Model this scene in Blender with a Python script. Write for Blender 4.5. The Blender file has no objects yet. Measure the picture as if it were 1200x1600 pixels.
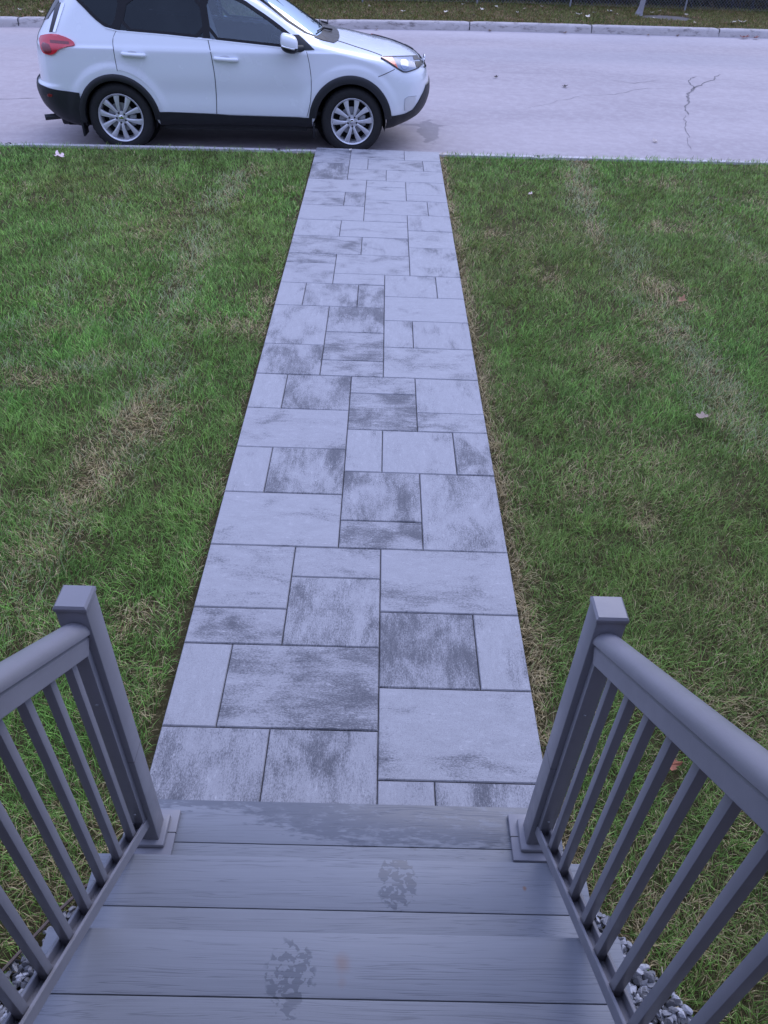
import bpy, bmesh, math, random
import numpy as np
from mathutils import Vector, Matrix
from mathutils.geometry import delaunay_2d_cdt
rad = math.radians
S = bpy.context.scene
COL = S.collection
rng = np.random.default_rng(7)
random.seed(7)

# ---------------------------------------------------------------- camera
CAM_H = 2.485
def cam_axes(p, r, y):
    p, r, y = map(rad, (p, r, y))
    fwd = Vector((math.sin(y)*math.cos(p), math.cos(y)*math.cos(p), -math.sin(p)))
    right = Vector((math.cos(y), -math.sin(y), 0))
    up = right.cross(fwd)
    r2 = math.cos(r)*right + math.sin(r)*up
    u2 = -math.sin(r)*right + math.cos(r)*up
    return r2, u2, fwd
cd = bpy.data.cameras.new('camera')
cam = bpy.data.objects.new('camera', cd); COL.objects.link(cam)
a, b, c = cam_axes(40.0276, 2.5455, 1.2622)
cam.matrix_world = Matrix(((a.x, b.x, -c.x, 0), (a.y, b.y, -c.y, 0), (a.z, b.z, -c.z, CAM_H), (0, 0, 0, 1)))
cd.sensor_fit = 'VERTICAL'; cd.sensor_height = 36.0; cd.lens = 36.0*1190.42/1600
cd.clip_start = 0.05; cd.clip_end = 500
S.camera = cam

# ---------------------------------------------------------------- sky, sun, exposure
SUN_EL, SUN_AZ = 40.0, 25.0            # sun hidden behind an even cloud sheet
w = bpy.data.worlds.new('World'); S.world = w; w.use_nodes = True
nt = w.node_tree; nt.nodes.clear()
out = nt.nodes.new('ShaderNodeOutputWorld'); bg = nt.nodes.new('ShaderNodeBackground')
sky = nt.nodes.new('ShaderNodeTexSky'); sky.sky_type = 'NISHITA'; sky.sun_disc = False
sky.sun_elevation = rad(SUN_EL); sky.sun_rotation = rad(SUN_AZ)
sky.air_density = 1.0; sky.dust_density = 1.2; sky.ozone_density = 2.0
# a thin even cloud sheet: part of the sky's colour is replaced by a flat violet-grey
mx = nt.nodes.new('ShaderNodeMix'); mx.data_type = 'RGBA'; mx.inputs[0].default_value = 0.90
mx.inputs[7].default_value = (4.25, 5.05, 8.9, 1)
nt.links.new(sky.outputs[0], mx.inputs[6]); tc = nt.nodes.new('ShaderNodeTexCoord'); sx = nt.nodes.new('ShaderNodeSeparateXYZ'); nt.links.new(tc.outputs['Generated'], sx.inputs[0])
mr = nt.nodes.new('ShaderNodeMapRange'); nt.links.new(sx.outputs[2], mr.inputs[0])   # overcast sky: brighter overhead than at the horizon
mr.inputs[1].default_value = 0; mr.inputs[2].default_value = 1; mr.inputs[3].default_value = .48; mr.inputs[4].default_value = 1.42
vm = nt.nodes.new('ShaderNodeVectorMath'); vm.operation = 'SCALE'; nt.links.new(mx.outputs[2], vm.inputs[0]); nt.links.new(mr.outputs[0], vm.inputs['Scale'])
nt.links.new(vm.outputs[0], bg.inputs[0])
bg.inputs[1].default_value = 0.10
nt.links.new(bg.outputs[0], out.inputs[0])
sd = bpy.data.lights.new('sun', 'SUN'); sun = bpy.data.objects.new('sun', sd); COL.objects.link(sun)
sd.energy = 0.5; sd.angle = rad(40); sd.color = (1.0, 0.95, 0.92)
el, az = rad(SUN_EL), rad(SUN_AZ)
sun.rotation_euler = Vector((math.sin(az)*math.cos(el), math.cos(az)*math.cos(el), math.sin(el))).to_track_quat('Z', 'Y').to_euler()
S.view_settings.view_transform = 'Standard'; S.view_settings.look = 'None'
S.view_settings.exposure = 0.90; S.view_settings.gamma = 1.0
S.cycles.max_bounces = 6; S.cycles.transparent_max_bounces = 12
S.cycles.caustics_reflective = False; S.cycles.caustics_refractive = False

# ---------------------------------------------------------------- helpers
class MB:
    """collects plain faces; build() links them as ONE mesh object"""
    def __init__(self): self.v = []; self.f = []; self.mi = []
    def add(self, vs, fs, mi=0):
        o = len(self.v); self.v += [tuple(p) for p in vs]
        self.f += [tuple(i+o for i in f) for f in fs]; self.mi += [mi]*len(fs)
    def box(self, x0, x1, y0, y1, z0, z1, bev=0.0, mi=0, M=None):
        bm = bmesh.new(); bmesh.ops.create_cube(bm, size=1)
        for v in bm.verts:
            v.co = Vector((x0+(v.co.x+.5)*(x1-x0), y0+(v.co.y+.5)*(y1-y0), z0+(v.co.z+.5)*(z1-z0)))
        if bev: bmesh.ops.bevel(bm, geom=list(bm.edges), offset=bev, segments=2, affect='EDGES', profile=0.5)
        self.bm(bm, mi, M)
    def bm(self, bm, mi=0, M=None):
        bm.verts.ensure_lookup_table(); bm.verts.index_update()
        vs = [(M @ v.co if M else v.co.copy()) for v in bm.verts]
        self.add(vs, [[v.index for v in f.verts] for f in bm.faces], mi); bm.free()
    def prism(self, prof, p0, p1, side, up, mi=0):
        """profile [(s,u)] swept from p0 to p1"""
        p0, p1, side, up = map(Vector, (p0, p1, side, up)); n = len(prof)
        vs = [p+side*s+up*u for p in (p0, p1) for s, u in prof]
        fs = [(i, (i+1) % n, n+(i+1) % n, n+i) for i in range(n)] + [tuple(range(n-1, -1, -1)), tuple(range(n, 2*n))]
        self.add(vs, fs, mi)
    def tube(self, pts, rs, n=8, mi=0, caps=True):
        pts = [Vector(p) for p in pts]
        if not hasattr(rs, '__len__'): rs = [rs]*len(pts)
        vs = []; fs = []; side = None
        for i, p in enumerate(pts):
            t = (pts[min(i+1, len(pts)-1)]-pts[max(i-1, 0)]).normalized()
            if side is None: side = t.orthogonal().normalized()
            side = (side-t*side.dot(t)).normalized(); u = t.cross(side)
            for k in range(n):
                a = 2*math.pi*k/n; vs.append(p+(side*math.cos(a)+u*math.sin(a))*rs[i])
        for i in range(len(pts)-1):
            for k in range(n):
                fs.append((i*n+k, i*n+(k+1) % n, (i+1)*n+(k+1) % n, (i+1)*n+k))
        if caps: fs += [tuple(range(n-1, -1, -1)), tuple(range((len(pts)-1)*n, len(pts)*n))]
        self.add(vs, fs, mi)
    def lathe(self, prof, n=48, M=None, mi=0, close=False):
        """profile [(r, y)] round the Y axis"""
        vs = []; fs = []; m = len(prof)
        for k in range(n):
            a = 2*math.pi*k/n
            for r, y in prof:
                p = Vector((r*math.cos(a), y, r*math.sin(a))); vs.append(M @ p if M else p)
        for k in range(n):
            for j in range(m-1 if not close else m):
                j2 = (j+1) % m; k2 = (k+1) % n
                fs.append((k*m+j, k*m+j2, k2*m+j2, k2*m+j))
        self.add(vs, fs, mi)
    def build(self, name, mats, parent=None, smooth=None, world=True):
        me = bpy.data.meshes.new(name); me.from_pydata([tuple(v) for v in self.v], [], self.f)
        if not isinstance(mats, (list, tuple)): mats = [mats]
        for m in mats: me.materials.append(m)
        me.polygons.foreach_set('material_index', self.mi)
        bm = bmesh.new(); bm.from_mesh(me); bmesh.ops.recalc_face_normals(bm, faces=bm.faces); bm.to_mesh(me); bm.free()
        return link(name, me, parent, smooth, world)
def link(name, me, parent=None, smooth=None, world=True):
    o = bpy.data.objects.new(name, me); COL.objects.link(o)
    if smooth is not None:
        me.polygons.foreach_set('use_smooth', [True]*len(me.polygons))
        if smooth < 180: me.set_sharp_from_angle(angle=rad(smooth))
    if parent is not None:
        o.parent = parent
        if world:
            P = parent; M = Matrix()
            while P is not None: M = P.matrix_basis @ M; P = P.parent
            me.transform(M.inverted())
    return o
def tag(o, label, cat, group=None, kind=None):
    o['label'] = label; o['category'] = cat
    if group: o['group'] = group
    if kind: o['kind'] = kind
    return o
def empty(name, loc, label, cat, group=None, rot=(0, 0, 0)):
    o = bpy.data.objects.new(name, None); COL.objects.link(o); o.location = loc; o.rotation_euler = rot
    o.empty_display_size = .1
    return tag(o, label, cat, group)
def structure(o): o['kind'] = 'structure'; return o

# ---------------------------------------------------------------- materials
class NT:
    def __init__(self, name):
        self.m = bpy.data.materials.new(name); self.m.use_nodes = True; self.t = self.m.node_tree
        self.b = self.t.nodes['Principled BSDF']; self.o = self.t.nodes['Material Output']
    def n(self, typ, **kw):
        nd = self.t.nodes.new('ShaderNode'+typ)
        for k, v in kw.items(): setattr(nd, k, v)
        return nd
    def link(self, a, b): self.t.links.new(a, b)
    def val(self, s, v):
        if hasattr(v, 'links') or hasattr(v, 'is_output'): self.link(v, s)
        else: s.default_value = v
    def pos(self): return self.n('NewGeometry').outputs['Position']
    def objc(self): return self.n('TexCoord').outputs['Object']
    def mapping(self, vec, scale=(1, 1, 1), loc=(0, 0, 0), rot=(0, 0, 0)):
        m = self.n('Mapping'); self.link(vec, m.inputs[0]); self.val(m.inputs[1], loc)
        m.inputs[2].default_value = rot; self.val(m.inputs[3], scale); return m.outputs[0]
    def noise(self, vec, scale, detail=4, rough=.55, dist=0, color=False, w=None):
        n = self.n('TexNoise'); self.link(vec, n.inputs['Vector'])
        if w is not None: n.noise_dimensions = '4D'; self.val(n.inputs['W'], w)
        n.inputs['Scale'].default_value = scale; n.inputs['Detail'].default_value = detail
        n.inputs['Roughness'].default_value = rough; n.inputs['Distortion'].default_value = dist
        return n.outputs['Color' if color else 'Fac']
    def ramp(self, fac, stops, interp='LINEAR'):
        r = self.n('ValToRGB'); r.color_ramp.interpolation = interp; e = r.color_ramp.elements
        while len(e) < len(stops): e.new(.5)
        for el, (p, c) in zip(e, stops):
            el.position = p; el.color = c if len(c) == 4 else (*c, 1)
        self.link(fac, r.inputs[0]); return r.outputs[0]
    def step(self, fac, lo, hi, a=0., b=1.):
        m = self.n('MapRange'); m.interpolation_type = 'SMOOTHSTEP'; self.link(fac, m.inputs[0])
        m.inputs[1].default_value = lo; m.inputs[2].default_value = hi; m.inputs[3].default_value = a; m.inputs[4].default_value = b
        return m.outputs[0]
    def math(self, op, a, b=0., c=None):
        m = self.n('Math', operation=op); self.val(m.inputs[0], a); self.val(m.inputs[1], b)
        if c is not None: self.val(m.inputs[2], c)
        return m.outputs[0]
    def mix(self, fac, a, b, blend='MIX'):
        m = self.n('Mix', data_type='RGBA', blend_type=blend); self.val(m.inputs[0], fac)
        for s, v in ((m.inputs[6], a), (m.inputs[7], b)):
            if isinstance(v, (tuple, list)): s.default_value = v if len(v) == 4 else (*v, 1)
            else: self.link(v, s)
        return m.outputs[2]
    def attr(self, name): return self.n('Attribute', attribute_name=name)
    def sep(self, v):
        s = self.n('SeparateXYZ'); self.link(v, s.inputs[0]); return s.outputs
    def bump(self, h, strength=.3, dist=.01):
        b = self.n('Bump'); b.inputs['Strength'].default_value = strength; b.inputs['Distance'].default_value = dist
        self.link(h, b.inputs['Height']); self.link(b.outputs[0], self.b.inputs['Normal'])
    def ellipse(self, x, y, cx, cy, rx, ry):
        dx = self.math('DIVIDE', self.math('SUBTRACT', x, cx), rx); dy = self.math('DIVIDE', self.math('SUBTRACT', y, cy), ry)
        return self.math('SQRT', self.math('ADD', self.math('MULTIPLY', dx, dx), self.math('MULTIPLY', dy, dy)))
    def done(self, color=None, rough=None, metal=None, spec=None, coat=None):
        for k, v in (('Base Color', color), ('Roughness', rough), ('Metallic', metal), ('Specular IOR Level', spec), ('Coat Weight', coat)):
            if v is None: continue
            s = self.b.inputs[k]
            if isinstance(v, (tuple, list)): s.default_value = v if len(v) == 4 else (*v, 1)
            elif isinstance(v, (int, float)): s.default_value = v
            else: self.link(v, s)
        return self.m
def plain(name, col, rough=.5, metal=0., spec=.5, coat=0., vary=.12, scale=9., bump=0.):
    t = NT(name); p = t.objc()
    n = t.noise(p, scale, 5)
    c = t.mix(n, tuple(x*(1-vary) for x in col), tuple(min(1, x*(1+vary)) for x in col))
    if bump: t.bump(t.noise(p, scale*25, 3), bump, .002)
    return t.done(c, t.step(t.noise(p, scale*2.3, 3), .3, .7, max(.02, rough-.06), min(1, rough+.06)), metal, spec, coat)
def m_paver():
    t = NT('mottled_paver'); uv = t.n('UVMap', uv_map='UVMap').outputs[0]
    at = t.attr('rnd'); r = t.sep(at.outputs['Vector'])
    off = t.n('CombineXYZ'); t.link(t.math('MULTIPLY', r[0], 37.), off.inputs[0]); t.link(t.math('MULTIPLY', r[1], 53.), off.inputs[1])
    v = t.n('VectorMath', operation='ADD'); t.link(uv, v.inputs[0]); t.link(off.outputs[0], v.inputs[1]); v = v.outputs[0]
    big = t.noise(t.mapping(v, (2.3, 3.7, 1)), 1.5, 4, .6, .5)              # cloudy blotches
    streak = t.noise(t.mapping(v, (11, 48, 1)), 1.0, 5, .75, .5)              # pressing streaks
    fine = t.noise(t.mapping(v, (95, 180, 1)), 1.0, 4, .8)
    thr = t.math('ADD', t.math('MULTIPLY', r[2], .34), -.17)                # some slabs much darker than others
    m = t.math('ADD', t.math('ADD', t.math('MULTIPLY', big, 1.1), t.math('MULTIPLY', streak, .40)), t.math('ADD', t.math('MULTIPLY', fine, .95), thr))
    dark = t.step(m, 1.18, 1.54)
    base = t.mix(t.noise(t.mapping(v, (9, 22, 1)), 1.0, 6, .8), (.27, .267, .278), (.465, .462, .475))
    base = t.mix(t.math('MULTIPLY', r[0], .35), base, (.33, .325, .345))
    col = t.mix(dark, base, (.115, .117, .13))
    pale = t.step(t.noise(t.mapping(v, (9, 30, 1)), 2.1, 5, .85, 0, w=4.), .55, .70, 0, .7)
    col = t.mix(pale, col, (.56, .55, .56))
    rust = t.step(t.noise(v, 5.0, 3, .5, 0, w=9.), .70, .78, 0, .22)
    col = t.mix(rust, col, (.40, .30, .20))
    grit = t.noise(t.pos(), 420, 2, .6)
    col = t.mix(t.step(grit, .58, .70, 0, .70), col, (.12, .12, .125))
    col = t.mix(t.step(grit, .40, .30, 0, .40), col, (.66, .65, .66))
    t.bump(t.math('ADD', t.math('MULTIPLY', grit, .8), t.noise(t.pos(), 90, 4)), .35, .003)
    return t.done(col, .72, 0, .35)
def m_deck(name='composite_board', tint=1.0, stains=True):
    t = NT(name); p = t.pos(); xyz = t.sep(p); isl = t.n('NewGeometry').outputs['Random Per Island']
    sh = t.n('CombineXYZ'); t.link(t.math('MULTIPLY', isl, 31.), sh.inputs[0]); t.link(t.math('MULTIPLY', isl, 3.7), sh.inputs[1])
    va = t.n('VectorMath', operation='ADD'); t.link(p, va.inputs[0]); t.link(sh.outputs[0], va.inputs[1]); q = va.outputs[0]
    uvw = t.mapping(q, (1.0, 60, 60))
    warp = t.noise(t.mapping(p, (1, 2, 2)), 1.5, 1, .4, 0, color=True)
    vm = t.n('VectorMath', operation='MULTIPLY_ADD'); t.link(warp, vm.inputs[0]); vm.inputs[1].default_value = (0, 3.4, 3.4); t.link(uvw, vm.inputs[2])
    g = vm.outputs[0]
    grain = t.noise(g, 2.6, 5, .65, .6)
    lines = t.step(t.math('PINGPONG', t.math('MULTIPLY', t.noise(g, .9, 3, .55, 0), 8.0), .5), .0, .17, 1, 0)
    lines = t.math('MULTIPLY', lines, t.step(t.noise(t.mapping(p, (1.2, 26, 26)), 1.6, 4), .40, .56))
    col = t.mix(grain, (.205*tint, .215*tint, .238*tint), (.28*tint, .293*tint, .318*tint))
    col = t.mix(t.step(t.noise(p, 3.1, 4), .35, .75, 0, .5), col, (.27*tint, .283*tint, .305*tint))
    col = t.mix(t.math('MULTIPLY', lines, .36), col, (.085, .09, .105))
    tone = t.math('ADD', t.math('MULTIPLY', isl, .26), .87); tn = t.n('CombineColor'); [t.link(tone, tn.inputs[i]) for i in range(3)]
    col = t.mix(1., col, tn.outputs[0], 'MULTIPLY')
    rough = .52
    if stains:
        x, y, z = xyz
        def on(z0): return t.math('LESS_THAN', t.math('ABSOLUTE', t.math('SUBTRACT', z, z0)), .006)
        wob = t.noise(t.mapping(p, (6, 26, 1)), 2.4, 4, .6)
        # wet sheet running along the back of the lowest tread
        edge = t.math('ADD', t.math('MULTIPLY', t.math('SUBTRACT', wob, .5), .20), y)
        lim = t.math('ADD', t.math('MULTIPLY', t.step(x, -.48, .0), -.095), 1.247)
        wet = t.math('MULTIPLY', t.step(t.math('SUBTRACT', edge, lim), -.014, .014), on(.18))
        wet = t.math('MULTIPLY', wet, t.step(t.noise(t.mapping(p, (9, 30, 1)), 1.6, 4, .65), .34, .50, .35, 1.))
        cells = t.step(t.noise(t.mapping(p, (52, 66, 1)), 1.0, 2.2, .5, .35), .462, .495)
        rag = t.math('MULTIPLY', t.math('SUBTRACT', t.noise(p, 40, 2), .5), .7)
        for cx, cy, rx, ry, z0 in ((.104, .952, .055, .082, .36), (-.156, .655, .058, .074, .54), (-.152, .578, .028, .014, .54)):
            e = t.math('ADD', t.ellipse(x, y, cx, cy, rx, ry), rag)
            f = t.math('MULTIPLY', t.math('MULTIPLY', t.step(e, 1.05, .88), cells), on(z0))
            wet = t.math('MAXIMUM', wet, f)
        col = t.mix(t.math('MULTIPLY', wet, .58), col, (.075, .082, .10))
        for cx, cy, rr, z0, amt in ((-.035, .681, .022, .54, .38), (-.034, .640, .012, .54, .2), (.453, .94, .006, .36, .8)):
            e = t.math('ADD', t.ellipse(x, y, cx, cy, rr, rr*1.2), rag)
            col = t.mix(t.math('MULTIPLY', t.math('MULTIPLY', t.step(e, 1.25, .1), on(z0)), amt), col, (.25, .13, .07))
        rough = t.step(wet, 0, 1, .52, .30)
    t.bump(t.math('SUBTRACT', t.math('MULTIPLY', grain, .6), lines), .22, .002)
    return t.done(col, rough, 0, .4)
def m_road():
    t = NT('worn_concrete_road'); p = t.pos(); x, y, z = t.sep(p)
    a = t.noise(t.mapping(p, (.35, 1.3, 1)), .55, 5, .6)
    b = t.noise(p, 9, 6, .7); g = t.noise(p, 160, 3, .7)
    col = t.mix(t.step(a, .3, .72), (.325, .283, .29), (.41, .36, .36))
    col = t.mix(t.step(x, -1.5, -6.5, 0, .5), col, (.42, .355, .345))
    col = t.mix(t.step(b, .35, .75, 0, .35), col, (.56, .52, .51))
    col = t.mix(t.step(t.noise(t.mapping(p, (.5, 3.2, 1)), 1.1, 4, .6), .56, .72, 0, .32), col, (.34, .31, .32))
    band = t.math('ABSOLUTE', t.math('SUBTRACT', t.math('SUBTRACT', y, t.math('MULTIPLY', x, .06)), 16.9))
    col = t.mix(t.math('MULTIPLY', t.step(band, 1.1, .3), .34), col, (.36, .345, .36))
    gut = t.math('SUBTRACT', y, t.math('MULTIPLY', x, .05))
    col = t.mix(t.math('MULTIPLY', t.step(gut, 18.1, 19.4), .35), col, (.52, .49, .51))
    col = t.mix(t.step(g, .56, .70, 0, .35), col, (.17, .165, .175))
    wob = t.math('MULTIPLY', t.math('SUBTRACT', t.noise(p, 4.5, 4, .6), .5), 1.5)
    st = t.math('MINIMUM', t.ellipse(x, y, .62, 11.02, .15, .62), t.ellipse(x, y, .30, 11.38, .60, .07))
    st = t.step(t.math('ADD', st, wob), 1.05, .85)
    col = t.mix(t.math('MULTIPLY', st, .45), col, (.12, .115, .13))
    sp = t.n('TexVoronoi', feature='F1'); t.link(t.mapping(p, (1.3, 1.3, 1)), sp.inputs['Vector'])
    col = t.mix(t.math('MULTIPLY', t.step(sp.outputs['Distance'], .035, .02), .5), col, (.10, .09, .09))
    t.bump(t.math('ADD', t.math('MULTIPLY', g, .5), b), .35, .006)
    return t.done(col, .78, 0, .3)
def m_concrete(name, c0, c1, dirt=.4):
    t = NT(name); p = t.pos()
    col = t.mix(t.noise(p, 3.2, 6, .65), c0, c1)
    col = t.mix(t.step(t.noise(t.mapping(p, (2, 2, 6)), 2.0, 6, .72), .50, .68, 0, dirt), col, (.13, .115, .11))
    col = t.mix(t.step(t.noise(p, 150, 3, .7), .58, .7, 0, .4), col, (.12, .12, .12))
    t.bump(t.noise(p, 26, 5, .6), .3, .004)
    return t.done(col, .85, 0, .25)
def m_soil():
    t = NT('dark_soil'); p = t.pos()
    col = t.mix(t.noise(p, 14, 6, .7), (.040, .036, .016), (.105, .088, .040))
    col = t.mix(t.step(t.noise(p, 75, 4, .7), .52, .66, 0, .65), col, (.21, .175, .085))
    t.bump(t.noise(p, 60, 5, .7), .8, .02)
    return t.done(col, .95, 0, .1)
def m_blade():
    t = NT('grass_blade'); at = t.attr('col')
    dif = t.b; t.link(at.outputs['Color'], dif.inputs['Base Color'])
    dif.inputs['Roughness'].default_value = .55; dif.inputs['Specular IOR Level'].default_value = .22
    tr = t.n('BsdfTranslucent'); t.link(at.outputs['Color'], tr.inputs[0])
    ms = t.n('MixShader'); ms.inputs[0].default_value = .28
    t.link(dif.outputs[0], ms.inputs[1]); t.link(tr.outputs[0], ms.inputs[2]); t.link(ms.outputs[0], t.o.inputs[0])
    return t.m
def m_attr(name, rough=.8, spec=.3, grain=0.):
    t = NT(name); at = t.attr('col'); c = at.outputs['Color']
    if grain: c = t.mix(t.step(t.noise(t.pos(), 150, 4, .7), .4, .7, 0, grain), c, (.07, .07, .075))
    return t.done(c, rough, 0, spec)
def m_glass(name, tint, refl=1.0, rough=.01):
    t = NT(name); tr = t.n('BsdfTransparent'); tr.inputs[0].default_value = (*tint, 1)
    gl = t.n('BsdfGlossy'); gl.inputs['Roughness'].default_value = rough; gl.inputs[0].default_value = (.80, .93, 1.0, 1)
    n = t.noise(t.objc(), 2.0, 3)
    fr = t.n('Fresnel'); fr.inputs[0].default_value = 1.55
    f = t.math('MULTIPLY', fr.outputs[0], t.step(n, .2, .8, refl*.9, refl*1.1))
    ms = t.n('MixShader'); t.link(f, ms.inputs[0]); t.link(tr.outputs[0], ms.inputs[1]); t.link(gl.outputs[0], ms.inputs[2])
    t.link(ms.outputs[0], t.o.inputs[0]); return t.m
M = dict(
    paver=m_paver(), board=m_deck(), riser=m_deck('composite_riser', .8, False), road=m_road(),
    kerb=m_concrete('kerb_concrete', (.46, .44, .44), (.62, .59, .585), .2), far_kerb=m_concrete('old_kerb_concrete', (.33, .30, .285), (.58, .54, .52), .8),
    soil=m_soil(), sand=plain('joint_sand', (.085, .08, .08), .95, scale=60, vary=.4),
    blade=m_blade(), leaf=m_attr('dry_leaf', .6, .3), stone=m_attr('grey_gravel', .75, .3, .3), foliage=m_attr('hedge_leaf', .6, .25),
    rail=plain('grey_railing_aluminium', (.24, .236, .258), .36, 0, .45, vary=.13, scale=6, bump=.08),
    white=plain('white_car_paint', (.79, .82, .86), .22, 0, .5, 1.0, vary=.015, scale=2),
    black=plain('black_trim_plastic', (.016, .017, .020), .50, 0, .4, vary=.2, scale=8, bump=.1),
    frame_black=plain('window_frame_black', (.010, .010, .012), .38, 0, .22, vary=.1), gloss_black=plain('gloss_black_plastic', (.012, .012, .014), .12, 0, .5, vary=.1),
    rubber=plain('tyre_rubber', (.020, .020, .021), .72, 0, .3, vary=.25, scale=16, bump=.1),
    alloy=plain('alloy_wheel_silver', (.62, .63, .66), .36, .55, .5, vary=.05),
    dark_alloy=plain('dark_wheel_metal', (.05, .05, .055), .45, .6, .5),
    chrome=plain('bright_chrome', (.78, .79, .82), .10, 1.0, .5, vary=.03),
    seam=plain('dark_seam', (.03, .03, .035), .7), interior=plain('charcoal_interior_cloth', (.030, .030, .034), .8, scale=20, vary=.2),
    seat=plain('grey_seat_cloth', (.30, .30, .33), .85, scale=20, vary=.2), under=plain('underbody_black', (.008, .008, .009), .9),
    glass=m_glass('clear_tinted_glass', (.55, .68, .80), 2.2), privacy=m_glass('privacy_glass', (.055, .058, .075), .75), screen=m_glass('windshield_glass', (.45, .50, .53), 2.0),
    red=plain('red_lamp_plastic', (.62, .012, .035), .12, 0, .6, 1.0, vary=.15), dark_red=plain('dark_red_lamp', (.20, .006, .018), .15, 0, .6, 1.0, vary=.2),
    amber=plain('amber_reflector', (.72, .12, .03), .15, 0, .6, 1.0), lens=plain('clear_lamp_lens', (.24, .28, .36), .22, 0, .4, .15, vary=.3, scale=14),
    lamp_eye=plain('lamp_projector', (.20, .24, .34), .05, .6, .8, 1.0),
    bark=plain('pale_bark', (.30, .29, .30), .85, vary=.35, scale=22, bump=.6), steel=plain('galvanised_steel', (.36, .37, .39), .5, .6, vary=.15),
    wire=plain('galvanised_wire', (.25, .255, .27), .55, .4), edging=plain('brown_steel_edging', (.16, .12, .10), .7, vary=.3),
    rail_seam=plain('railing_seam_shadow', (.15, .147, .16), .6), brick=None, )
def m_brick():
    t = NT('red_brick'); p = t.objc(); br = t.n('TexBrick'); t.link(t.mapping(p, (1, 1, 1), rot=(rad(90), 0, 0)), br.inputs[0])
    br.inputs['Color1'].default_value = (.10, .05, .04, 1); br.inputs['Color2'].default_value = (.13, .07, .05, 1); br.inputs['Mortar'].default_value = (.14, .13, .13, 1)
    br.inputs['Scale'].default_value = 4.6; br.inputs['Mortar Size'].default_value = .012
    t.bump(br.outputs['Fac'], .4, .01); return t.done(br.outputs[0], .85)
M['brick'] = m_brick()
# ================================================================ SETTING
XL, XR = -0.7646, 0.6637                      # garden path edges
NK = [(-60, 6.0), (-30, 7.75), (-12, 8.88), (-4.364, 9.371), (-2.209, 9.51), (.701, 9.635), (4.651, 9.803), (12, 10.12), (30, 10.9), (60, 12.2)]
FK = [(-60, 8.5), (-30, 13.9), (-12, 16.95), (-7.7, 17.83), (-3.4, 18.78), (0., 19.5), (2.2, 19.86), (4.28, 20.06), (8.79, 20.47), (14, 20.9), (30, 22.2), (60, 24.6)]
FF = [(-60, 11.5), (-30, 17.0), (-12, 20.1), (-8, 20.95), (-1.6, 22.35), (1.0, 22.95), (3.2, 23.32), (6.56, 23.53), (9.97, 23.75), (14, 24.1), (30, 25.4), (60, 27.8)]
def yi(P, x): return np.interp(x, [p[0] for p in P], [p[1] for p in P])

def sheet(name, xs, ya, yb, z, mat, ny=1, zf=None):
    m = MB(); n = len(xs)
    for j in range(ny+1):
        for x in xs:
            y = ya(x)+(yb(x)-ya(x))*j/ny
            m.v.append((x, y, z if zf is None else zf(x, y)))
    m.f = [(j*n+i, j*n+i+1, (j+1)*n+i+1, (j+1)*n+i) for j in range(ny) for i in range(n-1)]; m.mi = [0]*len(m.f)
    return structure(m.build(name, mat))
xs = sorted(set(list(np.linspace(-60, 60, 61))+list(np.linspace(-12, 12, 97))))
g = MB(); g.add([(-250, -250, -.30), (250, -250, -.30), (250, 250, -.30), (-250, 250, -.30)], [(0, 1, 2, 3)])
structure(g.build('ground', M['soil']))
sheet('lawn', xs, lambda x: -10., lambda x: yi(NK, x)-.14, -.045, M['soil'])
sheet('verge', xs, lambda x: yi(FK, x)+.19, lambda x: yi(FF, x)+14, -.03, M['soil'])

# road with its cracks laid as thin sheets 3 mm above (second material of one mesh)
rd = MB(); ny = 12; n = len(xs)
for j in range(ny+1):
    for x in xs: rd.v.append((x, yi(NK, x)-.02+(yi(FK, x)+.05-yi(NK, x)+.02)*j/ny, -.15))
rd.f = [(j*n+i, j*n+i+1, (j+1)*n+i+1, (j+1)*n+i) for j in range(ny) for i in range(n-1)]; rd.mi = [0]*len(rd.f)
def crack(pts, w0, w1, seed):
    r = random.Random(seed); P = []
    for (xa, ya), (xb, yb) in zip(pts, pts[1:]):
        k = max(2, int(math.hypot(xb-xa, yb-ya)/.10))
        P += [(xa+(xb-xa)*i/k, ya+(yb-ya)*i/k) for i in range(k)]
    P.append(pts[-1]); N = len(P); vs = []; jx = jy = 0
    for i, (x, y) in enumerate(P):
        dx = P[min(i+1, N-1)][0]-P[max(i-1, 0)][0]; dy = P[min(i+1, N-1)][1]-P[max(i-1, 0)][1]; L = math.hypot(dx, dy) or 1
        jx = jx*.6+r.uniform(-.03, .03); jy = jy*.6+r.uniform(-.03, .03)
        wd = (w0+(w1-w0)*i/(N-1))*r.uniform(.45, 1.4)/2
        if i in (0, N-1): wd *= .2
        vs += [(x+jx-dy/L*wd, y+jy+dx/L*wd, -.146), (x+jx+dy/L*wd, y+jy-dx/L*wd, -.146)]
    rd.add(vs, [(2*i, 2*i+1, 2*i+3, 2*i+2) for i in range(N-1)], 1)
crack([(6.17, 15.85), (5.58, 15.02), (5.21, 14.44), (4.98, 13.95)], .018, .042, 1)
crack([(4.98, 13.95), (4.82, 13.45), (4.62, 12.9), (4.53, 12.57)], .042, .02, 2)
crack([(4.53, 12.57), (4.32, 11.8), (4.10, 11.1), (3.99, 10.62)], .010, .004, 3)
crack([(5.15, 14.35), (5.31, 14.71), (5.30, 15.1), (5.42, 15.4), (5.60, 15.62)], .026, .014, 4)
crack([(1.50, 15.43), (1.79, 15.21), (2.48, 15.29), (3.39, 15.30), (4.06, 15.27)], .008, .004, 5)
crack([(2.1, 12.57), (2.69, 13.17), (3.17, 13.61), (3.74, 13.85), (4.40, 14.39), (4.98, 14.5)], .004, .008, 6)
crack([(4.8, 15.1), (4.3, 14.75), (3.9, 15.0)], .014, .007, 7)
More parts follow.
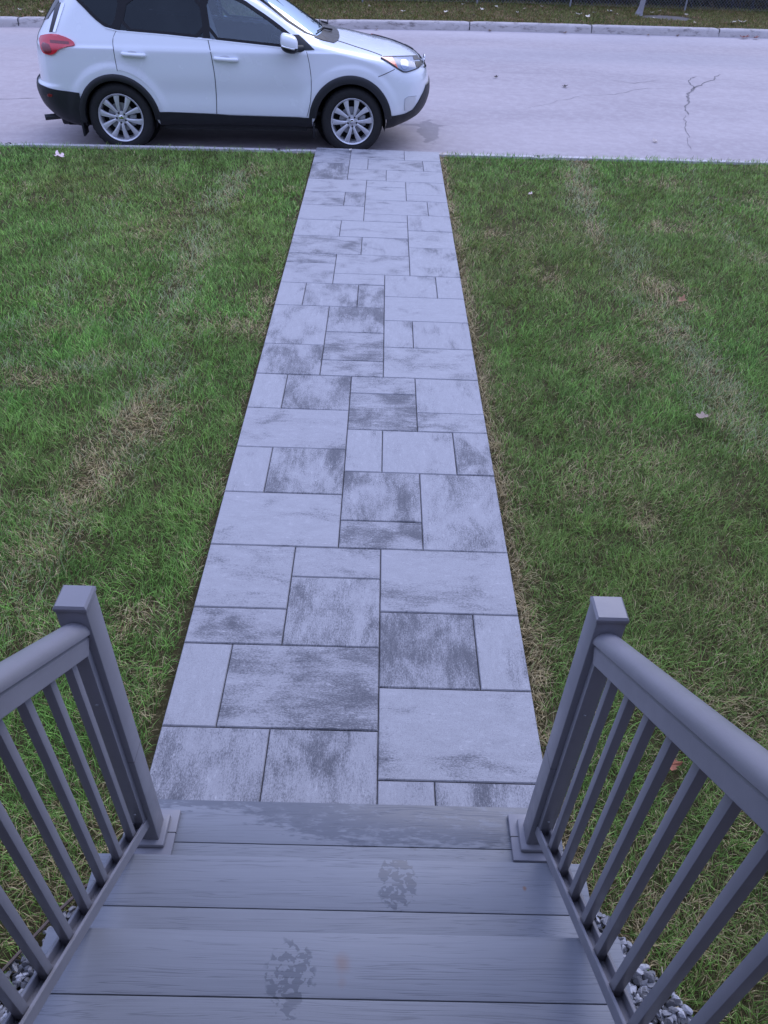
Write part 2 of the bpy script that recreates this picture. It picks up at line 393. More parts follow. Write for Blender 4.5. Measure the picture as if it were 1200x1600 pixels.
crack([(-6.2, 11.2), (-5.4, 11.9), (-4.9, 12.1)], .025, .012, 8)
structure(rd.build('road', [M['road'], plain('crack_filler', (.17, .155, .16), .85)]))

def kerb(name, P, mat, w, outside, joints, top=0., rough=.0):
    """kerb stone run; profile across: road face, rounded nose, top, back"""
    m = MB(); r = random.Random(3)
    KX = sorted(set(list(np.linspace(-60, 60, 61))+list(np.arange(-12, 12.01, .25))+[j+e for j in joints for e in (-.012, .012)]))
    prof = [(-.03, -.20), (0., -.14), (.012, -.045+top), (.03, -.015+top), (.055, -.002+top), (w, .004+top), (w, -.20)]
    for x in KX:
        dy = (yi(P, x+.2)-yi(P, x-.2))/.4
        isj = any(abs(x-j) < .014 for j in joints)
        for k, (o, z) in enumerate(prof):
            jit = r.uniform(-rough, rough) if 0 < k < 5 else 0
            m.v.append((x, yi(P, x)+outside*(o+jit), z+jit*.6-(.0 if not isj else (.012 if 1 < k < 6 else 0))))
    n = len(prof)
    m.f = [(i*n+k, i*n+k+1, (i+1)*n+k+1, (i+1)*n+k) for i in range(len(KX)-1) for k in range(n-1)]; m.mi = [0]*len(m.f)
    for j in joints:       # dark open joint across the stone
        x0 = j-.011
        y0 = yi(P, j)
        m.add([(x0, y0+outside*(o-.003), z+.003) for o, z in prof[1:6]]+[(x0+.022, y0+outside*(o-.003), z+.003) for o, z in prof[1:6]],
              [(k, k+1, 6+k, 5+k) for k in range(4)], 1)
    return structure(m.build(name, [mat, M['seam']], smooth=50))
kerb('near_kerb', NK, M['kerb'], .15, -1, [-7.3, -4.25, -1.2, 1.85, 4.9, 7.95], top=-.022, rough=.002)
kerb('far_kerb', FK, M['far_kerb'], .20, 1, [-10.4, -7.35, -4.3, -1.25, 1.85, 4.62, 7.6, 10.6], rough=.013)

# ---------------------------------------------------------------- garden path: slabs of a 0.2 m module, one mesh
PAV = '0 -3 2 0;2 -3 4 0;4 -1 7 1;4 -3 5 -1;5 -3 7 -1;0 0 1 2;1 0 4 2;0 2 2 3;2 2 4 4;0 3 2 5;2 4 4 5;4 3 7 5;4 1 6 3;6 1 7 3;0 5 3 7;0 7 1 9;1 7 3 9;3 6 5 8;3 5 5 6;5 5 7 8;0 9 3 11;3 8 4 10;4 8 6 10;6 8 7 10;3 10 5 12;5 10 7 11;5 11 7 13;3 12 5 13;0 11 1 13;1 11 3 13;4 13 7 15;0 13 2 15;2 13 4 14;2 14 4 16;4 15 5 17;5 15 7 17;0 15 2 18;2 16 4 18;4 17 7 19;0 18 1 20;1 18 3 20;3 18 4 20;2 20 4 21;4 19 6 21;6 19 7 21;0 20 2 22;0 22 2 23;2 21 5 23;5 21 7 24;0 23 3 25;3 23 5 25;5 24 7 26;5 26 7 28;0 25 2 27;2 25 5 27;3 27 5 28;0 27 3 29;0 29 2 31;2 29 3 31;3 28 6 30;6 28 7 30;5 30 7 31;5 31 7 33;3 30 5 32;3 32 5 33;0 31 3 33;0 33 2 36;2 33 4 35;4 33 7 35;2 35 3 37;3 35 6 37;6 35 7 37;0 38 2 39;0 36 2 38;2 37 5 39;5 37 7 39'
# how dark each slab is (0 pale .. 1 very mottled) and which way its streaks run
DARK = {12: .95, 9: .45, 6: .8, 7: .7, 8: .72, 17: .92, 18: .85, 16: .85, 19: .6, 24: .88, 29: .85, 27: .7, 31: .75, 34: .5, 37: .85, 33: .85, 36: .5, 32: .6, 41: .8, 40: .7, 0: .65, 1: .7, 4: .95, 2: .35, 5: .25, 11: .45, 13: .3, 23: .8, 25: .7, 30: .5, 46: .9, 45: .5, 49: .75, 58: .9, 57: .7, 66: .95, 72: .9, 73: .6, 74: .6, 70: .6, 67: .6}
PY = lambda k: 1.672+.2024*k if k < 33 else 1.672+.2024*33+.1945*(k-33)
def build_path():
    vs = []; fs = []; uvs = []; rn = []; r = random.Random(11); mi = []
    for i, s in enumerate(PAV.split(';')):
        c0, r0, c1, r1 = map(int, s.split()); cw = (XR-XL)/7
        x0, x1, y0, y1 = XL+c0*cw+.0021, XL+c1*cw-.0021, PY(r0)+.0023, PY(r1)-.0023
        z = r.uniform(-.0012, .0012); e = .0035; tl = r.uniform(-.0012, .0012)
        o = len(vs)
        for (ex, zz) in ((0, -.06), (0, -.0045), (e, 0)):
            for (x, y) in ((x0+ex, y0+ex), (x1-ex, y0+ex), (x1-ex, y1-ex), (x0+ex, y1-ex)):
                vs.append((x, y, zz+z+tl*(x-x0)/(x1-x0)))
        for k in range(2):
            for q in range(4): fs.append((o+k*4+q, o+k*4+(q+1) % 4, o+k*4+4+(q+1) % 4, o+k*4+4+q))
        fs.append((o+8, o+9, o+10, o+11))
        horiz = (x1-x0) > (y1-y0)*1.15 or (i % 3 == 0 and (x1-x0) > (y1-y0)*.8)
        if y1-y0 < (x1-x0)*.99 and i not in (7, 27, 18, 12): horiz = True
        if i in (12, 8, 16, 17, 29, 0, 1, 5): horiz = False
        d = (r.random(), r.random(), DARK.get(i, r.uniform(.15, .5)))
        for f in fs[-9:]:
            for v in f:
                x, y = vs[v][0]-x0, vs[v][1]-y0; uvs.append((x, y) if horiz else (y, x)); rn.append((*d, 1.))
    me = bpy.data.meshes.new('path'); me.from_pydata(vs, [], fs); me.materials.append(M['paver'])
    ul = me.uv_layers.new(name='UVMap'); ul.data.foreach_set('uv', np.array(uvs, 'f').ravel())
    ca = me.color_attributes.new('rnd', 'FLOAT_COLOR', 'CORNER'); ca.data.foreach_set('color', np.array(rn, 'f').ravel())
    structure(link('path', me))
    b = MB(); b.box(XL+.01, XR-.01, 1.0, PY(39)-.005, -.07, -.011)
    structure(b.build('path_bed', M['sand']))
build_path()

PORCH_Y = .42
# ================================================================ HOUSE BEHIND THE CAMERA (shades the near side of everything)
hs = empty('house', (0, -2.2, 0), 'red brick house front with a grey door behind the porch steps', 'house')
m = MB(); m.box(-5.5, -.62, -2.45, -1.75, -.04, 3.5); m.box(.48, 5.5, -2.45, -1.75, -.04, 3.5); m.box(-.62, .48, -2.45, -1.75, 3.05, 3.5)
m.build('wall', M['brick'], hs)
m = MB(); m.prism([(-.3, 3.52), (.4, 3.46), (.4, 3.57), (-3.5, 5.2), (-3.5, 5.0)], (-5.9, -2.2, 0), (5.9, -2.2, 0), (0, 1, 0), (0, 0, 1)); m.build('roof', M['seam'], hs)
m = MB(); m.box(-2.6, 2.5, -1.749, PORCH_Y, 3.20, 3.40, .01); m.build('porch_roof', M['riser'], hs)
m = MB(); m.box(-.60, .46, -2.1, -2.04, .92, 3.03, .01); dr = m.build('door', M['rail'], hs)
m = MB(); m.tube([(.36, -2.03, 1.9), (.36, -1.97, 1.9), (.26, -1.97, 1.9)], .012); m.build('handle', M['steel'], dr)

# ================================================================ PORCH STEPS
RISE, GO, Y1 = .18, .265, 1.277
SX0, SX1 = -.737, .629
st = empty('porch_steps', (0, .6, 0), 'grey composite wood porch steps with wet boot prints, leading down to the paved path', 'steps')
for k in range(1, 6):
    z = RISE*k; yf = Y1-GO*(k-1)
    m = MB(); y = yf
    nb = 2 if k < 5 else 14
    for i in range(nb):
        d = .1395
        m.box(SX0-(.35 if k == 5 else 0), SX1+(.35 if k == 5 else 0), y-d, y, z-.026, z, .0028); y -= d+.0015
    m.build('tread' if k < 5 else 'porch_deck', M['board'], st, smooth=40)
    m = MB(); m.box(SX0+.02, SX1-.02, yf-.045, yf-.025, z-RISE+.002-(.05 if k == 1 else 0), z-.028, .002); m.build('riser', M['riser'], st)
for x in (SX0+.035, SX1-.035, -.05):
    m = MB(); pr = [(Y1-.05, -.1)]
    for k in range(1, 6): pr += [(Y1-.05-GO*(k-1), RISE*k-.03), (Y1-.05-GO*k, RISE*k-.03)]
    pr += [(-.15, -.1)]
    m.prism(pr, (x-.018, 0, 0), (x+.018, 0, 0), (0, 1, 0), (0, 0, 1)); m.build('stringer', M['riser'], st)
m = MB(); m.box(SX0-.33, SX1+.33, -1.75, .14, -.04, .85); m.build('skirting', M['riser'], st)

# ================================================================ RAILINGS
SL = RISE/GO
def nose(y): return RISE+(Y1-y)*SL
RSL = .71
def rn(y): return .314+(1.106-y)*RSL
def railing(px, inner, label):
    t = empty('stair_railing', (px, 1.157, RISE), label, 'railing', 'grey railings either side of the steps')
    sl = math.atan(RSL); dirv = Vector((0, -math.cos(sl), math.sin(sl))); up = Vector((0, math.sin(sl), math.cos(sl)))
    py = 1.160 if px < 0 else 1.172
    for (yy, zb, zt) in ((py, RISE, 1.243), (.075, RISE*5, 1.98)):
        m = MB(); m.box(px-.0345, px+.0345, yy-.0345, yy+.0345, zb+.03, zt-.014, .004); p = m.build('post', M['rail'], t, smooth=40)
        m = MB(); pr = .0365
        bm = bmesh.new(); bmesh.ops.create_cube(bm, size=1)
        for v in bm.verts:
            s = .87 if v.co.z > 0 else 1
            v.co = Vector((px+v.co.x*2*pr*s, yy+v.co.y*2*pr*s, zt if v.co.z > 0 else zt-.0055))
        m.bm(bm); m.box(px-pr, px+pr, yy-pr, yy+pr, zt-.016, zt-.006, .002)
        m.build('post_cap', M['rail'], p, smooth=30)
        m = MB(); m.box(px-.075, px+.075, yy-.075, yy+.075, zb, zb+.014, .003)
        m.box(px-.052, px+.052, yy-.052, yy+.052, zb+.0135, zb+.034, .008)
        m.box(px-.0755, px-.035, yy-.0012, yy+.0012, zb+.004, zb+.0146, 0, 1); m.box(px+.035, px+.0755, yy-.0012, yy+.0012, zb+.004, zb+.0146, 0, 1)
        m.build('base_trim', [M['rail'], M['seam']], p, smooth=40)
        m = MB(); m.box(px-.0348, px+.0348, yy-.0348, yy+.0348, zb+.455, zb+.4575); m.build('sleeve_seam', M['rail_seam'], p)
    P = lambda y, h: Vector((px, y, rn(y)+h))
    y0, y1 = py-.033, .108
    hc = .860 if px > 0 else .850                        # centre height of the top rail over the nosing line
    m = MB(); loaf = [(-.021, .0), (-.0285, .005), (-.0295, .013), (-.026, .0235), (-.0175, .031), (-.006, .0345), (.006, .0345), (.0175, .031), (.026, .0235), (.0295, .013), (.0285, .005), (.021, .0)]
    S_ = Vector((1, 0, 0))
    m.prism(loaf, P(y0, hc), P(y1, hc), S_, up); m.build('handrail', M['rail'], t, smooth=40)
    m = MB(); m.prism([(-.0235, -.044), (-.0235, -.006), (-.018, .001), (.018, .001), (.0235, -.006), (.0235, -.044), (.021, -.047), (-.021, -.047)], P(y0-.0005, hc), P(y1+.0005, hc), S_, up); m.build('sub_rail', M['rail'], t, smooth=20)
    m = MB(); m.prism([(-.020, -.004), (-.020, .0285), (-.0185, .030), (-.0135, .030), (-.0120, .0285), (-.0120, .004), (.0120, .004), (.0120, .0285), (.0135, .030), (.0185, .030), (.020, .0285), (.020, -.004)], P(y0, 0), P(y1, 0), S_, up); m.build('bottom_rail', M['rail'], t, smooth=20)
    hb = .002/math.cos(sl)
    m = MB(); m.box(px-.017, px+.017, y0-.022, y0-.001, rn(y0)+.02, rn(y0)+hc/1-.04, .002); sc = m.build('side_channel', M['rail'], t, smooth=40)
    for hz in (.10, .62):
        m = MB(); m.lathe([(0, -.0025), (.003, -.0022), (.0042, -.001), (.0044, .001)], 12, Matrix.Translation((px, y0-.0218, rn(y0)+hz))); m.build('screw', M['steel'], sc, smooth=60)
    y = 1.052 if px < 0 else 1.040
    while y > .16:
        m = MB(); m.box(px-.0105, px+.0105, y-.0105, y+.0105, rn(y)+hb, rn(y)+hc-.045, .0012)
        m.build('baluster', M['rail'], t, smooth=40); y -= .0915
    return t
railing(-.648, 1, 'left grey metal stair railing, ending in a capped post left of the path')
railing(.541, -1, 'right grey metal stair railing, ending in a capped post right of the path')

# ================================================================ GRAVEL BEDS, EDGING
BED = [(-1.9, .15), (-1.25, .52), (-1.05, .80), (-.93, .98), (-.86, 1.07), (-.79, 1.13), (-.70, 1.17), (.60, 1.17), (.70, 1.12), (.77, 1.03), (.86, .91), (.97, .76), (1.16, .50), (1.8, .15)]
def inpoly(x, y, poly):
    x = np.asarray(x); y = np.asarray(y); c = np.zeros(x.shape, bool); n = len(poly)
    for i in range(n):
        (xa, ya), (xb, yb) = poly[i], poly[i-1]
        if ya == yb: continue
        c ^= ((ya > y) != (yb > y)) & (x < (xb-xa)*(y-ya)/(yb-ya)+xa)
    return c
def gravel(name, sgn, label):
    bm = bmesh.new(); bmesh.ops.create_icosphere(bm, subdivisions=2, radius=1); base = np.array([v.co[:] for v in bm.verts]); fc = np.array([[v.index for v in f.verts] for f in bm.faces]); bm.free()
    r = np.random.default_rng(5+sgn)
    N = 9000; X = r.uniform(.5, 1.75, N)*sgn-(.05 if sgn < 0 else .03); Y = r.uniform(.15, 1.18, N)
    ok = inpoly(X, Y, BED); X, Y = X[ok], Y[ok]
    V = []; F = []; Cc = []; o = 0
    for i in range(len(X)):
        rr = r.uniform(.0075, .0165)*(1 if r.random() < .8 else .65)
        p = base.copy()
        for _ in range(9):                    # chip flat facets off
            d = r.normal(size=3); d /= np.linalg.norm(d); h = r.uniform(.30, .7); ex = np.maximum(p@d-h, 0); p -= ex[:, None]*d
        p *= np.array([1, r.uniform(.65, .95), r.uniform(.5, .85)])*rr*1.6
        q = Matrix.Rotation(r.uniform(0, 6.28), 3, Vector(r.normal(size=3)).normalized()); p = p @ np.array(q)
        p += (X[i], Y[i], -.040+rr*.5+r.uniform(0, .02))
        g = r.choice([.06, .15, .25, .36, .50], p=[.14, .20, .28, .24, .14])*r.uniform(.85, 1.15)
        V.append(p); F.append(fc+o); o += len(p); Cc.append(np.tile([g, g, g*1.04, 1], (len(p), 1)))
    me = bpy.data.meshes.new(name); me.from_pydata(np.concatenate(V).tolist(), [], np.concatenate(F).tolist()); me.materials.append(M['stone'])
    me.color_attributes.new('col', 'FLOAT_COLOR', 'POINT').data.foreach_set('color', np.concatenate(Cc).astype('f').ravel())
    o = link(name, me); o['kind'] = 'stuff'; tag(o, label, 'gravel'); return o
gravel('gravel', -1, 'grey crushed gravel in the bed beside the left railing of the steps')
gravel('gravel', 1, 'grey crushed gravel in the bed beside the right railing of the steps')
m = MB(); m.tube([(-1.06, .79, -.006), (-.94, .985, -.004), (-.87, 1.075, -.004), (-.80, 1.135, -.006)], .0055, 6)
tag(m.build('lawn_edging', M['edging'], smooth=60), 'thin brown edging between the left gravel bed and the lawn', 'edging')
m = MB(); m.tube([(.875, .79, .012), (.90, .83, .016), (.905, .87, .02)], .0022, 5); m.tube([(.90, .83, .016), (.93, .845, .02)], .0018, 5)
m.v = [Vector(p) for p in m.v]
tag(m.build('dry_twig', plain('dry_straw_stem', (.42, .36, .24), .8), smooth=60), 'pale forked dry twig lying on the gravel beside the right railing', 'twig')
# ================================================================ GRASS
def vnoise(x, y, s, seed):
    r = np.random.default_rng(seed); G = r.random((256, 256))
    u = np.asarray(x)/s+1000; v = np.asarray(y)/s+1000; i = np.floor(u).astype(int); j = np.floor(v).astype(int); f = u-i; g = v-j
    f = f*f*(3-2*f); g = g*g*(3-2*g); a = lambda p, q: G[(i+p) & 255, (j+q) & 255]
    return (a(0, 0)*(1-f)+a(1, 0)*f)*(1-g)+(a(0, 1)*(1-f)+a(1, 1)*f)*g
def fbm(x, y, s, seed, o=4):
    t = 0; n = 0
    for k in range(o): t = t+vnoise(x, y, s/2**k, seed+k)*.55**k; n += .55**k
    return t/n
# worn patches: (x, y, rx, ry, strength, kind) kind 0 straw, 1 pale grey-green
PATCH = [(-1.36, 3.72, .13, .25, 1., 0), (-1.50, 3.25, .16, .40, .85, 0), (-1.60, 2.62, .16, .30, .6, 0), (-1.54, 6.45, .13, .55, .7, 1), (-1.50, 6.1, .10, .5, .5, 0), (-1.54, 5.66, .13, .35, .85, 1),
         (-1.48, 8.0, .10, .5, .55, 0), (-2.12, 4.25, .22, .10, .75, 0), (-1.85, 4.42, .25, .10, .65, 1), (-1.50, 4.95, .30, .14, .5, 1), (-.95, 5.0, .20, .12, .7, 0), (-1.16, 3.88, .07, .06, .8, 0), (-.9, 5.45, .15, .2, .5, 0),
         (-1.02, 2.2, .08, .06, .8, 0), (-2.0, 5.5, .10, .35, .4, 0), (-1.9, 7.0, .25, .6, .4, 0), (-2.6, 4.9, .4, .1, .3, 1), (-1.44, 2.2, .3, .2, .3, 0),
         (2.28, 9.45, .12, .3, .75, 0), (2.10, 8.6, .13, .5, .6, 0), (2.06, 7.75, .15, .5, .7, 1), (2.02, 7.15, .09, .35, .75, 0), (2.2, 6.5, .22, .4, .55, 1), (2.2, 5.9, .25, .25, .75, 0), (2.36, 5.6, .16, .12, .9, 0), (2.1, 5.2, .16, .35, .65, 0),
         (2.22, 4.95, .12, .35, .9, 1), (2.1, 4.7, .10, .25, .5, 0), (2.1, 4.15, .10, .2, .5, 1), (1.42, 6.0, .16, .22, .65, 0), (1.05, 7.08, .12, .10, 1., 0), (2.75, 7.35, .25, .12, .7, 0), (3.4, 6.6, .3, .15, .5, 0), (1.65, 4.65, .25, .3, .5, 0), (1.4, 3.0, .12, .12, .7, 0),
         (3.95, 8.2, .25, .3, .4, 0), (2.9, 7.55, .2, .12, .5, 0), (1.15, 3.3, .14, .2, .35, 0), (1.55, 3.5, .3, .4, .35, 0), (2.5, 3.6, .3, .2, .45, 0), (3.1, 8.8, .3, .2, .5, 0), (1.7, 2.4, .3, .3, .35, 0), (1.45, 1.75, .3, .3, .35, 0), (1.0, 1.0, .3, .25, .4, 0), (-1.0, 1.1, .25, .25, .45, 0)]
def blades(name, X, Y, Z, hgt, wid, seed, lush, label, kind='stuff', far=False):
    r = np.random.default_rng(seed); N = len(X)
    straw = np.zeros(N); pale = np.zeros(N)
    wx = X+(fbm(X, Y, .25, 61)-.5)*.22; wy = Y+(fbm(X, Y, .3, 71)-.5)*.35
    for px, py, rx, ry, s, k in PATCH:
        d = np.exp(-(((wx-px)/rx)**2+((wy-py)/ry)**2)*.8)*s
        if k == 0: straw = np.maximum(straw, d)
        else: pale = np.maximum(pale, d)
    if not far:                       # pale mower tracks running towards the street
        for cx, y0, y1, amp in ((-1.50, 2.0, 8.6, .85), (2.13, 3.6, 9.6, .95), (-2.45, 4.0, 9.0, .25), (3.45, 3.5, 9.5, .28)):
            tr = np.exp(-((wx+.12*np.sin(Y*1.1)-cx)/.15)**2)*((Y > y0) & (Y < y1))*amp*np.clip(fbm(X, Y, .8, 81)*2.4-.55, .1, 1)
            pale = np.maximum(pale, tr); straw = np.maximum(straw, tr*.42)
    n1 = fbm(X, Y, .45, 11); n2 = fbm(X, Y, 1.6, 21); n3 = fbm(X, Y, .14, 31, 3)
    straw = np.clip(straw*1.15*(.55+.9*n3)+np.clip((n1-.60)*1.9, 0, .5)+.05*n2+(.34 if far else 0), 0, 1)
    eR = np.exp(-np.maximum(X-XR, 0)/.075)*(X > XR)*(.75+.75*n3); eL = np.exp(-np.maximum(XL-X, 0)/.06)*(X < XL)*(.1+.9*n3)*(Y < 7.5)
    if not far: straw = np.clip(straw+eR*1.0+eL*.7, 0, 1); straw = np.clip(straw+np.clip((2.2-Y)/1.6, 0, 1)*.20*(X < 0)+np.clip((2.6-Y)/1.8, 0, 1)*.14*(X > 0), 0, 1)
    edge = np.clip(eR*1.4, 0, 1) if not far else 0
    isdry = r.random(N) < np.maximum(straw*.82+.05, edge*.97)
    # colours are the blades' own
    t = r.random(N); hue = np.clip((n2-.5)*1.6+.5+(lush-.5), 0, 1)
    gA = np.array([.135, .300, .055]); gB = np.array([.270, .335, .095]); gC = np.array([.215, .425, .085])
    col = gB[None]*(1-hue[:, None])+gA[None]*hue[:, None]
    col = np.where((t < .3)[:, None], gC[None]*(.6+.5*hue[:, None])+gB[None]*.25, col)
    col = col*(r.uniform(.40, 1.65, N)*(.65+.75*n3))[:, None]
    pl = (r.random(N) < pale*.7)[:, None]; col = np.where(pl, np.array([.46, .53, .28])*r.uniform(.75, 1.25, N)[:, None], col)
    dcol = np.where((r.random(N) < .6)[:, None], np.array([.74, .60, .33]), np.array([.46, .36, .17]))*r.uniform(.55, 1.35, N)[:, None]
    col = np.where(isdry[:, None], dcol, col)
    if far: col = col*np.array([.62, .46, .50])
    else: col = col*np.where(X > 0, .88, 1.)[:, None]
    h = hgt*r.uniform(.55, 1.30, N)*(.58+.5*n1+.42*n3)*np.where(isdry, .8, 1.); w_ = wid*r.uniform(.7, 1.3, N)
    az = r.uniform(0, 6.283, N)*.75+fbm(X, Y, .22, 41, 2)*9.; lean = r.beta(2.2, 1.4, N)*1.0+.18; lean = np.where(isdry, np.clip(lean+.3, 0, 1.5), lean)
    dx, dy = np.cos(az), np.sin(az); sx, sy = -dy, dx
    tw = r.uniform(-.9, .9, N); sx, sy = sx*np.cos(tw)-sy*np.sin(tw), sx*np.sin(tw)+sy*np.cos(tw)
    P = np.zeros((N, 7, 3)); 
    l1 = lean*.62; l2 = lean*1.0; l3 = lean*1.32
    c1 = np.stack([X+dx*np.sin(l1)*h*.38, Y+dy*np.sin(l1)*h*.38, Z+np.cos(l1)*h*.38], 1)
    c2 = c1+np.stack([dx*np.sin(l2)*h*.34, dy*np.sin(l2)*h*.34, np.cos(l2)*h*.34], 1)
    c3 = c2+np.stack([dx*np.sin(l3)*h*.36, dy*np.sin(l3)*h*.36, np.cos(l3)*h*.36], 1)
    c0 = np.stack([X, Y, Z], 1); sv = np.stack([sx, sy, np.zeros(N)], 1)*(w_/2)[:, None]
    P[:, 0] = c0-sv*.8; P[:, 1] = c0+sv*.8; P[:, 2] = c1-sv; P[:, 3] = c1+sv; P[:, 4] = c2-sv*.72; P[:, 5] = c2+sv*.72; P[:, 6] = c3
    P[:, :, 2] = np.maximum(P[:, :, 2], Z[:, None] if hasattr(Z, 'shape') else Z)
    base = (np.arange(N)*7)[:, None]
    loops = (base+np.array([[0, 1, 3, 2, 2, 3, 5, 4, 4, 5, 6]])).ravel().astype(np.int32)
    st_ = ((np.arange(N)*11)[:, None]+np.array([[0, 4, 8]])).ravel().astype(np.int32)
    me = bpy.data.meshes.new(name); me.vertices.add(N*7); me.vertices.foreach_set('co', P.astype('f').ravel())
    me.loops.add(N*11); me.loops.foreach_set('vertex_index', loops); me.polygons.add(N*3); me.polygons.foreach_set('loop_start', st_)
    me.update(calc_edges=True); me.materials.append(M['blade'])
    ca = me.color_attributes.new('col', 'FLOAT_COLOR', 'POINT')
    ca.data.foreach_set('color', np.repeat(np.concatenate([col, np.ones((N, 1))], 1)[:, None], 7, 1).astype('f').ravel())
    me.polygons.foreach_set('use_smooth', [True]*len(me.polygons))
    o = link(name, me); o['kind'] = kind; tag(o, label, 'grass'); return o
def scatter(x0, x1, y0, y1, dens, r):
    n = int((x1-x0)*(y1-y0)*dens); return r.uniform(x0, x1, n), r.uniform(y0, y1, n)
def lawn(sgn, label, lush):
    r = np.random.default_rng(100+sgn); XS = []; YS = []; HS = []; WS = []
    def zone(x0, x1, y0, y1, dens, h, wd):
        x, y = scatter(x0, x1, y0, y1, dens, r); XS.append(x*sgn); YS.append(y); HS.append(np.full(len(x), h)); WS.append(np.full(len(x), wd))
    e = .60
    zone(e, 2.2, .55, 3.0, 14500, .058, .0023); zone(e, 2.7, 3.0, 5.0, 10500, .058, .0027); zone(e, 3.7, 5.0, 7.2, 7000, .056, .0036); zone(e, 4.9, 7.2, 9.75, 4600, .054, .0048)
    zone(2.2, 4.0, .2, 3.0, 1500, .065, .006); zone(2.7, 4.5, 3.0, 5.0, 1500, .065, .006); zone(3.7, 7.0, 5.0, 7.2, 1100, .065, .007); zone(4.9, 9.5, 7.2, 10.0, 900, .065, .008); zone(4.0, 9.5, .2, 5.0, 500, .07, .010)
    x, y, h, w_ = map(np.concatenate, (XS, YS, HS, WS))
    gapl = .012+.03*np.clip((3.2-y)/2.2, 0, 1)+.022*fbm(y, y*0, .18, 91, 2)
    ok = np.where(x < 0, x < XL-gapl, x > XR-.004+.016*fbm(y, y*0, .2, 95, 2)) & (y < yi(NK, x)-np.where(x > 0, .115, .14)+.03*(vnoise(x, y, .1, 3)-.5)) & ~inpoly(x, y, BED) & ~((np.abs(x+.05) < .72) & (y < 1.3)) & ~((y < .15) & (np.abs(x) < 1.3))
    # thin the turf where it is worn
    th = fbm(x, y, .16, 51, 3); ok &= r.random(len(x)) < np.clip(.80+(th-.42)*1.8, .40, 1)
    x, y, h, w_ = x[ok], y[ok], h[ok], w_[ok]
    near = np.clip((np.abs(yi(NK, x)-.15-y))/.2, .95, 1)
    blades('grass', x, y, np.where(y > yi(NK, x)-.15, -.022, -.045), h*near, w_, 200+sgn, lush, label)
lawn(-1, 'green mown lawn with straw patches left of the paved path', .66)
lawn(1, 'olive green mown lawn with a worn pale strip right of the paved path', .42)
def verge():
    r = np.random.default_rng(77)
    x, y = scatter(-11, 12.5, 17, 25.5, 900, r); ok = (y > yi(FK, x)+.19) & (y < yi(FF, x)+.9); x, y = x[ok], y[ok]
    x2, y2 = scatter(-3, 11, 19, 24.5, 700, r); ok = (y2 > yi(FK, x2)+.19) & (y2 < yi(FF, x2)+.5); x = np.r_[x, x2[ok]]; y = np.r_[y, y2[ok]]
    d = np.hypot((x-6.9)/.75, (y-22.15)/.45); ok = d > .8+.5*vnoise(x, y, .2, 9); x, y = x[ok], y[ok]
    N = len(x); blades('grass', x, y, np.full(N, -.03), np.full(N, .065), np.full(N, .010), 300, .05, 'rough short grass on the far verge between the kerb and the chain link fence', far=True)
verge()

# ================================================================ FAR SIDE: fence, hedge, tree, leaves
def fence():
    t = empty('chain_link_fence', (2, float(yi(FF, 2.)), 0), 'grey chain link fence running along the far verge in front of a dark hedge', 'fence')
    m = MB(); H = 1.15; s = .062
    X0, X1 = -10.5, 14.
    def pt(x, z): return (x, float(yi(FF, x)), z)
    x = X0
    while x < X1:
        for sg in (1, -1):
            a = x; b = x+sg*H
            n = 3; P = [pt(a+(b-a)*k/n, .02+H*k/n) for k in range(n+1)]; m.tube(P, .0028, 3, caps=False)
        x += s*1.35
    m.build('wire_mesh', M['wire'], t)
    for px in (-9.6, -6.6, -3.6, -.6, 2.3, 4.72, 7.75, 10.6, 13.4):
        m = MB(); m.tube([pt(px, -.05), pt(px, H+.06)], .026, 10); m.build('post', M['steel'], t, smooth=50)
    m = MB(); m.tube([pt(x, H+.03) for x in np.linspace(X0, X1, 40)], .018, 8); m.build('top_rail', M['steel'], t, smooth=50)
fence()
def leaf_cloud(C, N, size, r, cols):
    """N small folded leaf faces at centres C"""
    n = r.normal(size=(N, 3)); n /= np.linalg.norm(n, axis=1)[:, None]; u = np.cross(n, r.normal(size=(N, 3))); u /= np.linalg.norm(u, axis=1)[:, None]; v = np.cross(n, u)
    s = size*r.uniform(.6, 1.4, N)[:, None]
    P = np.stack([C-u*s, C-v*s*.45+n*s*.12, C+u*s, C+v*s*.45+n*s*.12], 1)
    k = r.integers(0, len(cols), N); col = np.array(cols)[k]*r.uniform(.6, 1.4, N)[:, None]
    return P, col
def cloud_mesh(name, P, col, parent):
    N = len(P); me = bpy.data.meshes.new(name); me.from_pydata(P.reshape(-1, 3).tolist(), [], np.arange(N*4).reshape(N, 4).tolist()); me.materials.append(M['foliage'])
    me.color_attributes.new('col', 'FLOAT_COLOR', 'POINT').data.foreach_set('color', np.repeat(np.concatenate([col, np.ones((N, 1))], 1)[:, None], 4, 1).astype('f').ravel())
    return link(name, me, parent)
